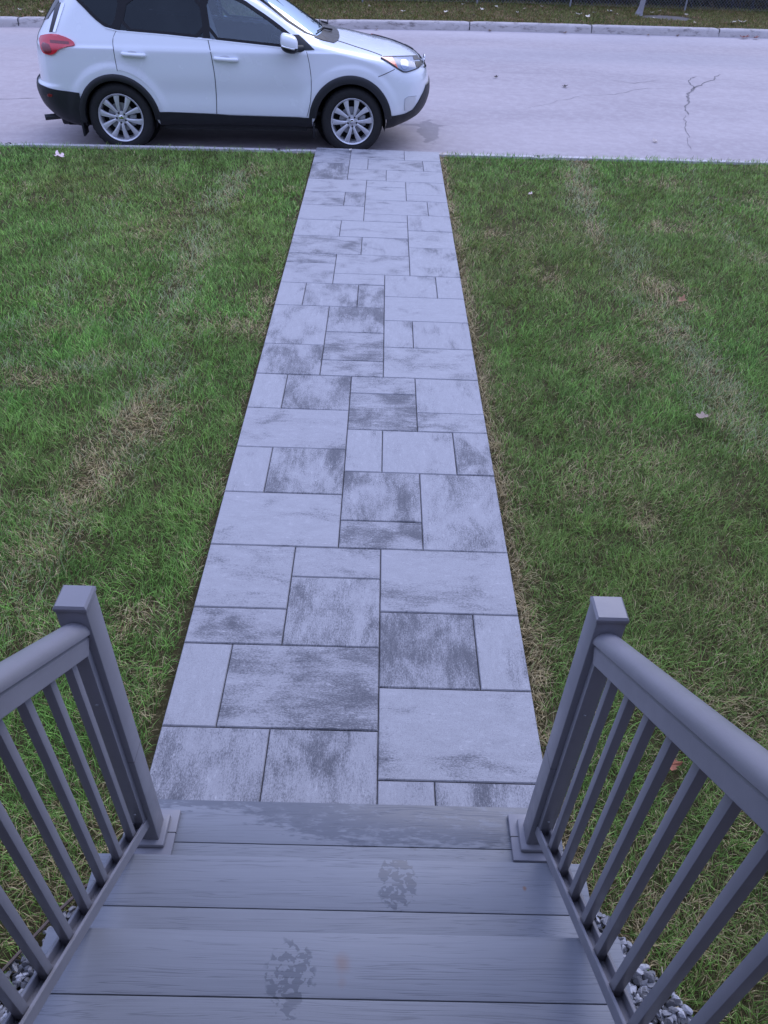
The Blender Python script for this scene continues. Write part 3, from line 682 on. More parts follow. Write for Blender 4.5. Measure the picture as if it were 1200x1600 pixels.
def hedge():
    r = np.random.default_rng(41); t = empty('hedge', (2, float(yi(FF, 2.))+.9, -.03), 'dark overgrown hedge with bare brown stems behind the chain link fence', 'hedge')
    N = 26000; x = r.uniform(-11, 15, N); z = r.uniform(-.02, 1.9, N)**1.0; keep = r.random(N) < .35+.65*fbm(x, z, .5, 7); x, z = x[keep], z[keep]; N = len(x)
    y = yi(FF, x)+.45+np.abs(r.normal(0, .32, N))+.25*fbm(x, z, .6, 17)
    P, c = leaf_cloud(np.stack([x, y, z], 1), N, .055, r, [(.016, .026, .010), (.028, .036, .014), (.035, .030, .018), (.012, .018, .010), (.07, .055, .035)])
    cloud_mesh('foliage', P, c, t)
    m = MB()
    for i in range(150):
        px = r.uniform(-11, 15); py = float(yi(FF, px))+r.uniform(.45, .9); a = r.normal(0, .12, 2)
        m.tube([(px, py, -.03), (px+a[0]*.6, py+.05, .6), (px+a[0]*2, py+.1+a[1], 1.5)], [.02, .014, .006], 5)
    m.build('stems', M['seam'], t, smooth=60)['kind'] = 'stuff'
    m = MB(); X = np.linspace(-11, 15, 60)
    m.v = [(x, float(yi(FF, x))+1.35, z) for z in (-.05, 1.6) for x in X]; n = len(X); m.v += [(x, float(yi(FF, x))+1.8, z) for z in (-.05, 1.6) for x in X]
    m.f = [(i, i+1, n+i+1, n+i) for i in range(n-1)]+[(2*n+i, 2*n+i+1, 3*n+i+1, 3*n+i) for i in range(n-1)]+[(n+i, n+i+1, 3*n+i+1, 3*n+i) for i in range(n-1)]; m.mi = [0]*len(m.f)
    m.build('inner_growth', M['soil'], t)
hedge()
def tree():
    r = np.random.default_rng(3); bx, by = 6.28, 22.42
    t = empty('street_tree', (bx, by, -.03), 'slim pale grey tree trunk on the far verge just in front of the fence', 'tree')
    m = MB(); m.tube([(bx-.03, by, -.05), (bx-.02, by, .03), (bx, by, .14), (bx+.06, by, .9), (bx+.10, by+.05, 1.8), (bx+.08, by, 3.0), (bx+.16, by, 4.4)], [.115, .085, .066, .058, .052, .040, .02], 12)
    C = []
    for i in range(12):
        a = i*2.4; z = 1.9+i*.2; L = 1.5-i*.07; q = [(bx+.1+math.cos(a)*L*s, by+math.sin(a)*L*s, z+L*s*.8) for s in (0, .4, .75, 1)]; m.tube(q, [.024, .016, .01, .004], 6)
        for s in (.55, .8, 1): C.append((bx+.1+math.cos(a)*L*s, by+math.sin(a)*L*s, z+L*s*.8))
    m.build('trunk', M['bark'], t, smooth=60)
    C = np.array(C); N = 2200; c = C[r.integers(0, len(C), N)]+r.normal(0, .22, (N, 3)); P, col = leaf_cloud(c, N, .05, r, [(.16, .13, .03), (.10, .10, .03), (.22, .14, .04)])
    cloud_mesh('crown', P, col, t)
tree()
# bare grey mulch ring next to the tree
r_ = random.Random(8); m = MB(); K = 40
m.v = [(6.9, 22.15, .012)]+[(6.9+math.cos(2*math.pi*k/K)*.62*r_.uniform(.85, 1.1), 22.15+math.sin(2*math.pi*k/K)*.40*r_.uniform(.85, 1.1), -.028) for k in range(K)]
m.f = [(0, 1+k, 1+(k+1) % K) for k in range(K)]; m.mi = [0]*K
structure(m.build('bare_ground', m_concrete('ashy_bare_soil', (.10, .092, .085), (.17, .155, .15), .5), smooth=60))

def leaf_mesh(seed, size, colr, lobes=5):
    r = random.Random(seed); vs = [(0, 0, 0)]; K = 26
    for k in range(K):
        a = 2*math.pi*k/K; rr = size*(.55+.42*abs(math.cos(a*lobes/2)))*r.uniform(.85, 1.12); x, y = rr*math.cos(a), rr*math.sin(a)*.8
        vs.append((x, y, size*.55*(x/size)**2*r.uniform(.6, 1.2)+abs(y)*.28+r.uniform(0, .06)*size))
    me = bpy.data.meshes.new('fallen_leaf'); me.from_pydata(vs, [], [(0, 1+k, 1+(k+1) % K) for k in range(K)]); me.materials.append(M['leaf'])
    c = np.array([[*(np.array(colr)*r.uniform(.8, 1.2)), 1] for _ in vs], 'f'); me.color_attributes.new('col', 'FLOAT_COLOR', 'POINT').data.foreach_set('color', c.ravel()); return me
def leaf(x, y, z, size, colr, label, group, seed, tilt=.25, name='fallen_leaf'):
    me = leaf_mesh(seed, size, colr); o = link(name, me); r = random.Random(seed+99); o.location = (x, y, z); o.rotation_euler = (r.uniform(-tilt, tilt), r.uniform(-tilt, tilt), r.uniform(0, 6.28)); tag(o, label, 'leaf', group); return o
LG = 'fallen leaves on the near lawns'
leaf(-3.47, 8.71, .012, .085, (.78, .60, .56), 'large pale pink dry leaf on the left lawn near the rear of the car', LG, 1)
leaf(1.13, 1.56, .0, .040, (.34, .13, .07), 'small reddish brown leaf seen between the bars of the right railing', LG, 2)
leaf(1.99, 3.93, .008, .050, (.33, .25, .19), 'curled tan leaf on the right lawn, large and far from the path', LG, 3)
leaf(1.53, 8.07, .008, .035, (.70, .56, .48), 'tiny pale pink leaf on the right lawn near the road', LG, 4)
leaf(2.37, 5.62, .006, .045, (.36, .19, .10), 'orange brown leaf lying in the worn strip of the right lawn', LG, 5)
leaf(-.36, 9.40, .014, .028, (.75, .70, .62), 'tiny white leaf at the kerb beside the left corner of the path', LG, 6)
VG = 'pale fallen leaves on the far verge'
for i, (x, y, s) in enumerate([(-.9, 20.3, .09), (.4, 20.9, .08), (1.4, 21.1, .08), (-.4, 21.5, .07), (2.3, 21.8, .07), (2.7, 22.4, .07), (3.4, 22.2, .08), (4.6, 21.6, .10), (4.75, 21.3, .09), (4.7, 22.3, .08), (5.05, 22.0, .08), (5.5, 22.3, .12), (5.55, 21.9, .08), (6.4, 21.5, .07), (7.4, 22.3, .08), (6.6, 22.5, .07), (8.2, 21.3, .10), (8.45, 21.4, .12), (8.6, 22.0, .07), (3.1, 21.5, .06), (9.3, 21.6, .06), (7.2, 21.0, .06), (2.0, 20.7, .07), (-7.6, 18.8, .07), (-7.1, 18.6, .08), (-6.9, 19.2, .06), (-7.9, 18.4, .06), (-6.6, 18.5, .07), (1.9, 22.6, .06), (3.9, 22.8, .07), (6.9, 22.9, .06)]):
    leaf(x, y, .025, s*.85, (.66, .60, .48) if i % 3 else (.52, .42, .28), 'small pale fallen leaf lying on the grass of the far verge', VG, 20+i)
GG = 'fallen leaves in the far gutter'
for i, (x, y, s) in enumerate([(2.3, 19.75, .06), (4.0, 19.9, .06), (5.9, 20.05, .05), (6.6, 20.15, .06), (-.2, 19.3, .05)]):
    leaf(x, y, -.135, s, (.24, .17, .12), 'small brown leaf in the gutter at the foot of the far kerb', GG, 60+i)
for i, (x, y) in enumerate([(8.2, 20.28), (8.42, 20.24), (8.1, 20.22)]):
    leaf(x, y, -.125, .085, (.26, .12, .10), 'reddish leaf in the small heap in the far gutter at right', 'reddish leaf heap in the gutter', 70+i)
for i, (x, y, s, lab) in enumerate([(3.0, 14.2, .06, 'small dark leaf on the road between the two long cracks'), (1.9, 14.75, .05, 'tiny dark leaf on the road right of the car bonnet'), (3.62, 10.95, .05, 'small pale leaf on the road near the edge of the right lawn')]):
    leaf(x, y, -.138, s, (.06, .05, .045) if i < 2 else (.6, .52, .45), lab, 'stray leaves on the road', 80+i)
# ================================================================ PARKED CAR (x forward, y to its left, z up, origin on the road)
def pchip(xk,yk):
    xk=np.array(xk,float);yk=np.array(yk,float);h=np.diff(xk);d=np.diff(yk)/h;m=np.zeros(len(xk))
    for i in range(1,len(xk)-1):
        if d[i-1]*d[i]>0:
            w1=2*h[i]+h[i-1];w2=h[i]+2*h[i-1];m[i]=(w1+w2)/(w1/d[i-1]+w2/d[i])
    m[0]=d[0];m[-1]=d[-1]
    def f(x):
        x=np.clip(np.asarray(x,float),xk[0],xk[-1]);i=np.clip(np.searchsorted(xk,x,side='right')-1,0,len(xk)-2)
        t=(x-xk[i])/h[i];t2=t*t;t3=t2*t
        return (2*t3-3*t2+1)*yk[i]+(t3-2*t2+t)*h[i]*m[i]+(-2*t3+3*t2)*yk[i+1]+(t3-t2)*h[i]*m[i+1]
    return f
ZF=[.26,.32,.38,.50,.60,.72,.82,.88,.92,.95,.99,1.03,1.08,1.12,1.15,1.20,1.30,1.40,1.50,1.58,1.63,1.66,1.69]
XF=[2.02,2.14,2.23,2.30,2.32,2.31,2.28,2.24,2.19,2.12,1.97,1.74,1.45,1.20,1.07,.97,.80,.63,.44,.25,.08,-.12,-.45]
fXf=pchip(ZF,XF)
fXr=pchip([.26,.32,.38,.46,.60,.66,.70,.85,1.0,1.1,1.2,1.35,1.5,1.6,1.64,1.69],[-2.08,-2.18,-2.24,-2.30,-2.33,-2.32,-2.28,-2.27,-2.25,-2.22,-2.15,-2.03,-1.90,-1.80,-1.72,-1.15])
fW=pchip([.26,.33,.42,.55,.70,.85,1.0,1.052,1.075,1.12,1.18,1.30,1.45,1.58,1.64,1.67,1.69],[.80,.865,.89,.905,.912,.917,.916,.914,.897,.878,.852,.80,.735,.675,.62,.54,.36])
fLf=pchip([.26,.6,.9,1.0,1.15,1.3,1.7],[.62,.62,.62,.55,.42,.40,.40])
fpf=pchip([.26,.6,.9,1.0,1.15,1.3,1.7],[2.3,2.3,2.4,2.5,2.7,2.6,2.6])
fLr=pchip([.26,.7,1.1,1.3,1.7],[.42,.42,.40,.36,.4])
fpr=pchip([.26,.7,1.1,1.3,1.7],[2.6,2.6,2.5,2.5,2.6])
def sst(e0,e1,x):
    t=np.clip((x-e0)/(e1-e0),0,1);return t*t*(3-2*t)
def side(x,z):
    x=np.asarray(x,float);z=np.asarray(z,float)
    xf=fXf(z);xr=fXr(z);W=fW(z);lf=fLf(z);pf=fpf(z);lr=fLr(z);pr=fpr(z)
    a=np.clip((x-(xf-lf))/lf,0,1);b=np.clip(((xr+lr)-x)/lr,0,1)
    y=W*(1-a**pf)**(1/pf)*(1-b**pr)**(1/pr)
    for cx,r in((-1.33,.445),(1.31,.48)):
        d=np.hypot(x-cx,z-.36);y=y+.016*(1-sst(r+.05,r+.14,d))*sst(.05,.3,y)
    y=y-.012*np.exp(-((z-.62)/.11)**2)*sst(-1.0,-.7,x)*(1-sst(.6,.9,x))
    return y
CAR = empty('parked_car', (-1.7683, 10.6266, -.15), 'white crossover car with dark tinted windows and black wheel arches parked at the kerb', 'car', rot=(0, 0, math.atan2(.08802, .99612)))
EYE = np.array([.826, -10.741, 2.635])         # where the outlines below were sighted from (measuring only)
def gap(P):
    x, y, z = P[..., 0], P[..., 1], P[..., 2]
    zc = np.clip(z, .26, 1.69); s = side(x, zc)-np.abs(y)
    out = np.minimum(np.minimum(fXf(zc)-x, x-fXr(zc)), np.minimum(z-.26, 1.69-z))
    return np.minimum(s, out)
def march(O, D, t0=0., t1=2.4, n=260):
    O = np.asarray(O, float); D = np.asarray(D, float); T = np.linspace(t0, t1, n)
    G = gap(O[:, None]+D[:, None]*T[None, :, None]); ins = G > 0; hit = ins.any(-1); i = np.where(hit, ins.argmax(-1), G.argmax(-1))
    hi = T[i]; lo = T[np.maximum(i-1, 0)]
    for _ in range(18):
        mid = (lo+hi)/2; g = gap(O+D*mid[..., None]); hi = np.where(g > 0, mid, hi); lo = np.where(g > 0, lo, mid)
    return O+D*hi[..., None]
def normals(P):
    e = 4e-3; g = np.stack([(gap(P+d)-gap(P-d))/(2*e) for d in np.eye(3)*e], -1); n = -g
    return n/np.maximum(np.linalg.norm(n, axis=-1), 1e-6)[..., None]
def sight(Q):
    """outline points sighted on the plane y = -0.915, carried on to the car's surface"""
    Q = np.asarray(Q, float); P0 = np.stack([Q[:, 0], np.full(len(Q), -.915), Q[:, 1]], 1); D = P0-EYE; D = D/np.abs(D[:, 1:2])
    return march(P0-D*.1, D)
def flat(Q):
    Q = np.asarray(Q, float); return march(np.stack([Q[:, 0], np.full(len(Q), -1.1), Q[:, 1]], 1), np.tile([0., 1., 0.], (len(Q), 1)))
def front(Q):
    Q = np.asarray(Q, float); return march(np.stack([np.full(len(Q), 2.6), Q[:, 0], Q[:, 1]], 1), np.tile([-1., 0., 0.], (len(Q), 1)))
def rear(Q):
    Q = np.asarray(Q, float); return march(np.stack([np.full(len(Q), -2.6), Q[:, 0], Q[:, 1]], 1), np.tile([1., 0., 0.], (len(Q), 1)))
def dense(Q, step, closed=True):
    Q = [tuple(p) for p in Q]; R = []
    for p, q in zip(Q, Q[1:]+([Q[0]] if closed else [])):
        k = max(1, int(math.hypot(q[0]-p[0], q[1]-p[1])/step)); R += [(p[0]+(q[0]-p[0])*i/k, p[1]+(q[1]-p[1])*i/k) for i in range(k)]
    if not closed: R.append(Q[-1])
    return R
def roundpoly(Q, it=2, closed=True):
    for _ in range(it):
        n = len(Q); R = []
        if not closed: R.append(Q[0])
        for i in range(n if closed else n-1):
            p, q = Q[i], Q[(i+1) % n]; R += [(p[0]*.75+q[0]*.25, p[1]*.75+q[1]*.25), (p[0]*.25+q[0]*.75, p[1]*.25+q[1]*.75)]
        if not closed: R.append(Q[-1])
        Q = R
    return Q
def flipmb(mb):
    c = MB(); c.v = [(p[0], -p[1], p[2]) for p in mb.v]; c.f = [f[::-1] for f in mb.f]; c.mi = list(mb.mi); return c
def patch(Q, off, proj=sight, grid=.025, edge=.0, thick=None, fillet=True):
    """a panel cut to outline Q lying on the car's surface, standing off it by `off`"""
    B = dense(Q, grid); n = len(B); Bx = np.array(B)
    gx = np.arange(Bx[:, 0].min()+grid*.6, Bx[:, 0].max(), grid); gz = np.arange(Bx[:, 1].min()+grid*.6, Bx[:, 1].max(), grid)
    GX, GZ = np.meshgrid(gx, gz); I = np.stack([GX.ravel(), GZ.ravel()], 1)
    if len(I):
        ok = inpoly(I[:, 0], I[:, 1], B); I = I[ok]
        if len(I):
            d = np.min(np.hypot(I[:, None, 0]-Bx[None, :, 0], I[:, None, 1]-Bx[None, :, 1]), 1); I = I[d > grid*.45]
    pts = [Vector(p) for p in B]+[Vector(p) for p in I]
    v2, e2, f2, *_ = delaunay_2d_cdt(pts, [(i, (i+1) % n) for i in range(n)], [], 1, 1e-6)
    V = np.array([tuple(p) for p in v2]); P = proj(V); N = normals(P); top = P+N*off
    m = MB(); m.add([tuple(p) for p in top], [tuple(f) for f in f2])
    # skirt back to the body along the boundary
    cnt = {}
    for f in f2:
        for i in range(len(f)):
            k = (f[i], f[(i+1) % len(f)]); cnt[k] = 1
    th = off+.004 if thick is None else thick
    low = top-N*th; mp = {}
    for (i, j) in list(cnt):
        if (j, i) not in cnt:
            for q in (i, j):
                if q not in mp: mp[q] = len(m.v); m.v.append(tuple(low[q]))
            m.f.append((i, j, mp[j], mp[i])[::-1]); m.mi.append(0)
    return m
def ribbon(Q, w0, w1, off, proj=sight, closed=False, step=.02, thick=None):
    """a strip along line Q, from w0 to w1 sideways"""
    B = np.array(dense(Q, step, closed)); n = len(B)
    T = (np.roll(B, -1, 0)-np.roll(B, 1, 0)) if closed else np.gradient(B, axis=0)
    T /= np.maximum(np.linalg.norm(T, axis=1), 1e-9)[:, None]; Nn = np.stack([-T[:, 1], T[:, 0]], 1)
    cols = []
    for wv, o in ((w0, off-(thick or off+.004)), (w0, off), (w1, off), (w1, off-(thick or off+.004))):
        P = proj(B+Nn*wv); cols.append(P+normals(P)*o)
    m = MB(); m.v = [tuple(cols[k][i]) for i in range(n) for k in range(4)]
    for i in range(n if closed else n-1):
        j = (i+1) % n
        for k in range(3): m.f.append((i*4+k, i*4+k+1, j*4+k+1, j*4+k)); m.mi.append(0)
    return m
def put(mb, name, mat, parent=CAR, smooth=35): return mb.build(name, mat, parent, smooth=smooth, world=False)
def both(mb, name, mat, parent=CAR, smooth=35): return put(mb, name, mat, parent, smooth), put(flipmb(mb), name, mat, parent, smooth)

WHL = [(-1.33, .360), (1.332, .360)]
ARCH = [(-1.33, .36, .388, .452), (1.312, .36, .405, .488)]
# side glass outlines (sighted)
QW = [(-1.60, 1.52), (-1.516, 1.44), (-1.431, 1.343), (-1.323, 1.26), (-1.235, 1.240), (-1.10, 1.53), (-1.3, 1.56)]
RW = [(-1.190, 1.229), (-.70, 1.204), (-.268, 1.176), (-.292, 1.56), (-.60, 1.59), (-1.05, 1.56)]
FW = [(-.235, 1.170), (.10, 1.145), (.479, 1.117), (.800, 1.092), (.70, 1.175), (.587, 1.262), (.398, 1.385), (.267, 1.458), (.158, 1.525), (-.02, 1.585), (-.262, 1.585)]
# ---- windshield sheet: y from centre to the pillar at each height
def zt_point(z, yv):
    xf = fXf(z); return front(np.stack([np.atleast_1d(yv), np.full(np.size(yv), z)], 1))
WSZ = np.linspace(1.17, 1.60, 26)
def ypil(z): return np.interp(z, [1.15, 1.22, 1.33, 1.50, 1.62], [.60, .70, .685, .58, .50])
def body_mesh(scale=1.0, x0=None, x1=None, zmin=.26, nx=210):
    zs = list(np.linspace(zmin, 1.57, 150))+[1.59, 1.61, 1.63, 1.645, 1.658, 1.668, 1.676, 1.682, 1.687, 1.69]
    m = MB(); T = (1-np.cos(np.pi*np.linspace(0, 1, nx)))/2; rows = []
    for z in zs:
        X = fXr(z)+(fXf(z)-fXr(z))*T; Y = side(X, np.full(nx, z))*scale; rows.append((X, Y))
    ns = len(zs)
    idx = {}
    for s in (-1, 1):
        for i in range(nx):
            for k in range(ns):
                if s == 1 and i in (0, nx-1): idx[s, i, k] = idx[-1, i, k]; continue
                idx[s, i, k] = len(m.v); m.v.append((rows[k][0][i], s*rows[k][1][i], zs[k]))
    glass = [np.array(sight(dense(q, .02))) for q in (QW, RW, FW)]; polys = [g[:, [0, 2]] for g in glass]
    for s in (-1, 1):
        for k in range(ns-1):
            zc = (zs[k]+zs[k+1])/2; xc = (rows[k][0][:-1]+rows[k][0][1:]+rows[k+1][0][:-1]+rows[k+1][0][1:])/4; yc = (rows[k][1][:-1]+rows[k][1][1:])/2
            cut = np.zeros(nx-1, bool)
            for cx, cz, r0, r1 in ARCH: cut |= (np.hypot(xc-cx, zc-cz) < r0+.028) & (yc > .3)
            for q in polys:
                for ex, ez in (((0, 0),) if scale == 1 else ((.04, 0), (-.04, 0), (0, .04), (0, -.04))): cut |= inpoly(xc+ex, np.full(nx-1, zc+ez), q) & (yc > .3)
            if scale == 1 and zc < .297: cut |= (np.abs(xc) < .95) & (yc > .3)
            if 1.175 < zc < 1.595: cut |= (xc > fXf(zc)-.34) & (yc < ypil(zc)-.004)
            if x0 is not None: cut |= (xc < x0) | (xc > x1)
            for i in np.nonzero(~cut)[0]:
                m.f.append(tuple(dict.fromkeys((idx[s, i, k], idx[s, i+1, k], idx[s, i+1, k+1], idx[s, i, k+1])))); m.mi.append(0)
    # roof cap
    k = ns-1
    for i in range(1, nx-2):
        m.f.append((idx[-1, i, k], idx[-1, i+1, k], idx[1, i+1, k], idx[1, i, k])); m.mi.append(0)
    m.f = [f for f, in zip(m.f)]; ok = [len(f) > 2 for f in m.f]; m.f = [f for f, o in zip(m.f, ok) if o]; m.mi = [0]*len(m.f)
    return m
body = put(body_mesh(), 'body', M['white'], smooth=60)
put(body_mesh(.955, -2.05, .92, .34, 110), 'cabin_lining', M['interior'], smooth=60)
m = MB(); m.box(-2.02, 1.60, -.56, .56, .20, .42); m.box(-.86, .80, -.84, .84, .245, .40); m.box(-.88, 1.0, -.80, .80, .40, .44); m.box(.80, .92, -.8, .8, .44, 1.02)
put(m, 'underbody', M['under'], smooth=None)
for cx, cz, r0, r1 in ARCH:
    m = MB(); K = 40; vs = []
    for k in range(K+1):
        a = math.pi*(-.08+1.16*k/K)
        for y in (-.905, -.52): vs.append((cx+math.cos(a)*(r0+.012), y, cz+math.sin(a)*(r0+.012)))
    m.add(vs, [(2*k, 2*k+1, 2*k+3, 2*k+2) for k in range(K)])
    m.add([(cx, -.52, cz)]+[(cx+math.cos(2*math.pi*k/K)*(r0+.02), -.52, cz+math.sin(2*math.pi*k/K)*(r0+.02)) for k in range(K)], [(0, 1+k, 1+(k+1) % K) for k in range(K)])
    both(m, 'wheel_well', M['under'], smooth=60)
    # black arch trim
    a0, a1 = (-.02, math.pi+.12) if cx < 0 else (.08, math.pi-.08)
    A = np.linspace(a0, a1, 64); mb = MB(); cols = []
    for rr, o, dy in ((r0, 0, .11), (r0, .020, 0), (r0+.012, .024, 0), (r1-.010, .022, 0), (r1, .012, 0), (r1+.002, -.01, 0)):
        Q = np.stack([cx+rr*np.cos(A), np.maximum(cz+rr*np.sin(A), .27)], 1); P = flat(Q); P[:, 1] = np.minimum(P[:, 1], -.875); P[:, 1] += dy-o; cols.append(P)
    n = len(A); mb.v = [tuple(cols[k][i]) for i in range(n) for k in range(6)]
    mb.f = [(i*6+k, i*6+k+1, i*6+7+k, i*6+6+k) for i in range(n-1) for k in range(5)]; mb.mi = [0]*len(mb.f)
    both(mb, 'arch_trim', M['black'], smooth=50)
# ---- black lower body: sills and both bumpers follow the skin
def lower(tsel, zb, off=.012, z0=.265, n=60, nz=12):
    mb = MB(); X = tsel
    for i, (x0_, sx) in enumerate(X):
        for k in range(nz+1): pass
    return mb
def skirt(pts, tops, off, z0=.262, nz=14, proj=None):
    """pts: function (i, z) -> body point; tops: top height per column"""
    n = len(tops); m = MB(); V = np.zeros((n, nz+1, 3))
    for k in range(nz+1):
        z = z0+(tops-z0)*k/nz; V[:, k] = pts(z)
    Nn = normals(V.reshape(-1, 3)).reshape(V.shape); W = V+Nn*off; W = np.concatenate([W, (V[:, -1:]-Nn[:, -1:]*.004)], 1); r = nz+2
    m.v = [tuple(p) for p in W.reshape(-1, 3)]; m.f = [(i*r+k, (i+1)*r+k, (i+1)*r+k+1, i*r+k+1) for i in range(n-1) for k in range(r-1)]; m.mi = [0]*len(m.f)
    return m
xs_ = np.linspace(-.895, .86, 40); tp = np.interp(xs_, [-.9, -.25, -.08, .86], [.434, .418, .408, .396])
m = skirt(lambda z: flat(np.stack([xs_, np.maximum(z, .262)], 1)), tp, .012, .29); both(m, 'sill_trim', M['black'])
tF = np.linspace(0, 1, 60)
def frontpts(z):
    a = 1.735; s = 1-(1-tF)**2.2; X = a+(fXf(z)-a)*s; return np.stack([X, -side(X, z), z], 1)
yF = -frontpts(np.full(60, .5))[:, 1]; tpF = np.interp(yF, [0, .52, .66, .76, .84, .91], [.70, .70, .60, .47, .437, .43])
mbF = skirt(frontpts, tpF, .012); both(mbF, 'front_bumper_trim', M['black'])
def rearpts(z):
    a = -1.735; s = 1-(1-tF)**2.2; X = a+(fXr(z)-a)*s; return np.stack([X, -side(X, z), z], 1)
tpR = np.interp(tF, [0, .12, .4, 1], [.618, .630, .662, .668])
both(skirt(rearpts, tpR, .014), 'rear_bumper_trim', M['black'])
m = patch(roundpoly([(-2.075, .605), (-2.035, .605), (-2.03, .575), (-2.085, .575)], 1), .018); both(m, 'rear_reflector', M['dark_red'])
# ---- doors with handles
fd = [(-.246, 1.158), (.10, 1.133), (.479, 1.105), (.790, 1.079), (.815, 1.07), (.842, .95), (.858, .812), (.856, .69), (.843, .571), (.82, .48), (.798, .412), (.3, .418), (-.228, .428), (-.214, .60), (-.208, .804), (-.226, 1.0)]
rdq = [(-.262, 1.160), (-.70, 1.192), (-1.19, 1.217), (-1.224, 1.215), (-1.262, 1.16), (-1.276, 1.10), (-1.280, .98), (-1.275, .84)]
rdq += [(-1.33+.495*math.cos(a), .36+.495*math.sin(a)) for a in np.linspace(1.42, .16, 16)]+[(-.60, .437), (-.243, .430), (-.229, .60), (-.223, .804), (-.241, 1.0)]
for q, hx in ((fd, (-.200, .986, .045, .976)), (rdq, (-1.194, 1.010, -.962, .999))):
    ds = both(patch(q, .0045, grid=.03, thick=.012), 'door', M['white'], smooth=50)
    x0, z0, x1, z1 = hx; H = MB()
    A = sight([(x0, z0), (x1, z1)]); p, q2 = map(Vector, A); o = Vector((0, -.034, 0)); u = (q2-p).normalized()
    H.tube([p+Vector((0, .012, 0)), p+o*.72+u*.004, p+o+u*.03, (p+q2)/2+o*1.1, q2+o-u*.03, q2+o*.72-u*.004, q2+Vector((0, .012, 0))], [.018, .021, .021, .020, .021, .021, .018], 12)
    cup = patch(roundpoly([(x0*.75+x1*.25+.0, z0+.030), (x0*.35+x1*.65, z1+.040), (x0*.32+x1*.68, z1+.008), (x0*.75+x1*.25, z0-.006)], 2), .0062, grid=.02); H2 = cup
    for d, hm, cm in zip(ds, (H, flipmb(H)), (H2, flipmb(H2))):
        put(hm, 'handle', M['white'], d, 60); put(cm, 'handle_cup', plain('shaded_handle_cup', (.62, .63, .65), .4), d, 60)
# dark shut lines and panel seams
SE = [[(.817, 1.07), (.846, .95), (.862, .812), (.860, .69), (.847, .571), (.823, .48), (.799, .41)], [(-.254, 1.166), (-.233, 1.0), (-.2155, .804), (-.221, .60), (-.236, .425)],
      [(-1.218, 1.226), (-1.266, 1.16), (-1.281, 1.10), (-1.285, .98), (-1.280, .84)], [(1.101, 1.198), (1.24, 1.165), (1.383, 1.126), (1.54, 1.088), (1.66, 1.050)], [(1.625, .838), (1.72, .875), (1.812, .918)]]
for q in SE: both(ribbon(roundpoly(q, 2, False), -.0036, .0036, .0012), 'panel_seam', M['seam'], smooth=None)
# ---- glass and trims
for q, nm, gm in ((QW, 'quarter_window', 'privacy'), (RW, 'window', 'privacy'), (FW, 'window', 'glass')):
    q2 = roundpoly(q, 1)
    ws = both(patch(q, .001, grid=.04, thick=.003), nm, M[gm], smooth=60)
    fr = ribbon(q2, -.012, .022, .0075, closed=True)
    fr2 = ribbon(q2, .012, -.022, .0075, closed=True)
    for o_, f_ in zip(ws, (fr, flipmb(fr))): put(f_, 'window_frame', M['frame_black'], o_, 40)
pil = patch([(-.300, 1.178), (-.225, 1.172), (-.250, 1.60), (-.300, 1.60)], .008); both(pil, 'door_pillar_trim', M['frame_black'])
pil = patch([(-1.245, 1.232), (-1.185, 1.229), (-1.03, 1.58), (-1.12, 1.58)], .008); both(pil, 'door_pillar_trim', M['frame_black'])
bl = ribbon([(-1.33, 1.247), (-1.20, 1.219), (-.70, 1.193), (-.25, 1.160), (.479, 1.105), (.79, 1.080)], -.004, .006, .0085); both(bl, 'belt_moulding', M['white'])
wsm = MB(); n = 31
for z in WSZ:
    yv = np.linspace(-1, 1, n)*ypil(z); P = front(np.stack([yv, np.full(n, z)], 1)); wsm.v += [tuple(p) for p in P]
wsm.f = [(k*n+i, k*n+i+1, (k+1)*n+i+1, (k+1)*n+i) for k in range(len(WSZ)-1) for i in range(n-1)]; wsm.mi = [0]*len(wsm.f)
wshield = put(wsm, 'windshield', M['screen'], smooth=180)
em = MB(); edge = []
for z in WSZ: edge.append(front([(-ypil(z), z)])[0])
E_ = np.array(edge); Nn = normals(E_); inn = []
for z in WSZ: inn.append(front([(-(ypil(z)-.035), z)])[0])
I_ = np.array(inn); NI = normals(I_); O_ = []
for z in WSZ: O_.append(front([(-(ypil(z)+.012), z)])[0])
O_ = np.array(O_); NO = normals(O_)
em.v = [tuple(p) for tr in zip(I_+NI*.003, E_+Nn*.004, O_+NO*.003, O_-NO*.006) for p in tr]; em.f = [(i*4+k, i*4+k+1, i*4+5+k, i*4+4+k) for i in range(len(WSZ)-1) for k in range(3)]; em.mi = [0]*len(em.f)
for f_ in (em, flipmb(em)): put(f_, 'windshield_moulding', M['frame_black'], wshield)
# cowl panel and wipers
cm = MB(); yv = np.linspace(-.74, .74, 41); zz = [1.118, 1.135, 1.155, 1.178]
for z in zz:
    P = front(np.stack([yv*np.interp(z, [1.118, 1.178], [.86, .92]), np.full(41, z)], 1)); P = P+normals(P)*.006; cm.v += [tuple(p) for p in P]
cm.f = [(k*41+i, k*41+i+1, (k+1)*41+i+1, (k+1)*41+i) for k in range(3) for i in range(40)]; cm.mi = [0]*len(cm.f)
put(cm, 'cowl_panel', M['frame_black'], smooth=60)
for ya, yb in ((-.50, .02), (.02, .52)):
    wm = MB(); P = front([(ya, 1.195), ((ya+yb)/2, 1.185), (yb, 1.172)]); P = P+normals(P)*.02; Q = front([(yb, 1.14)])+np.array([[.02, 0, .02]])
    wm.tube([tuple(p) for p in P], .008, 6); wm.tube([tuple(Q[0]), tuple((P[1]+P[2])/2), tuple(P[1])], [.014, .010, .007], 6); put(wm, 'wiper', M['black'], smooth=60)
# corner trim triangle at the mirror
tri = patch([(.905, 1.090), (.800, 1.083), (.70, 1.090), (.62, 1.16), (.66, 1.225), (.735, 1.225)], .010); both(tri, 'mirror_base', M['black'])
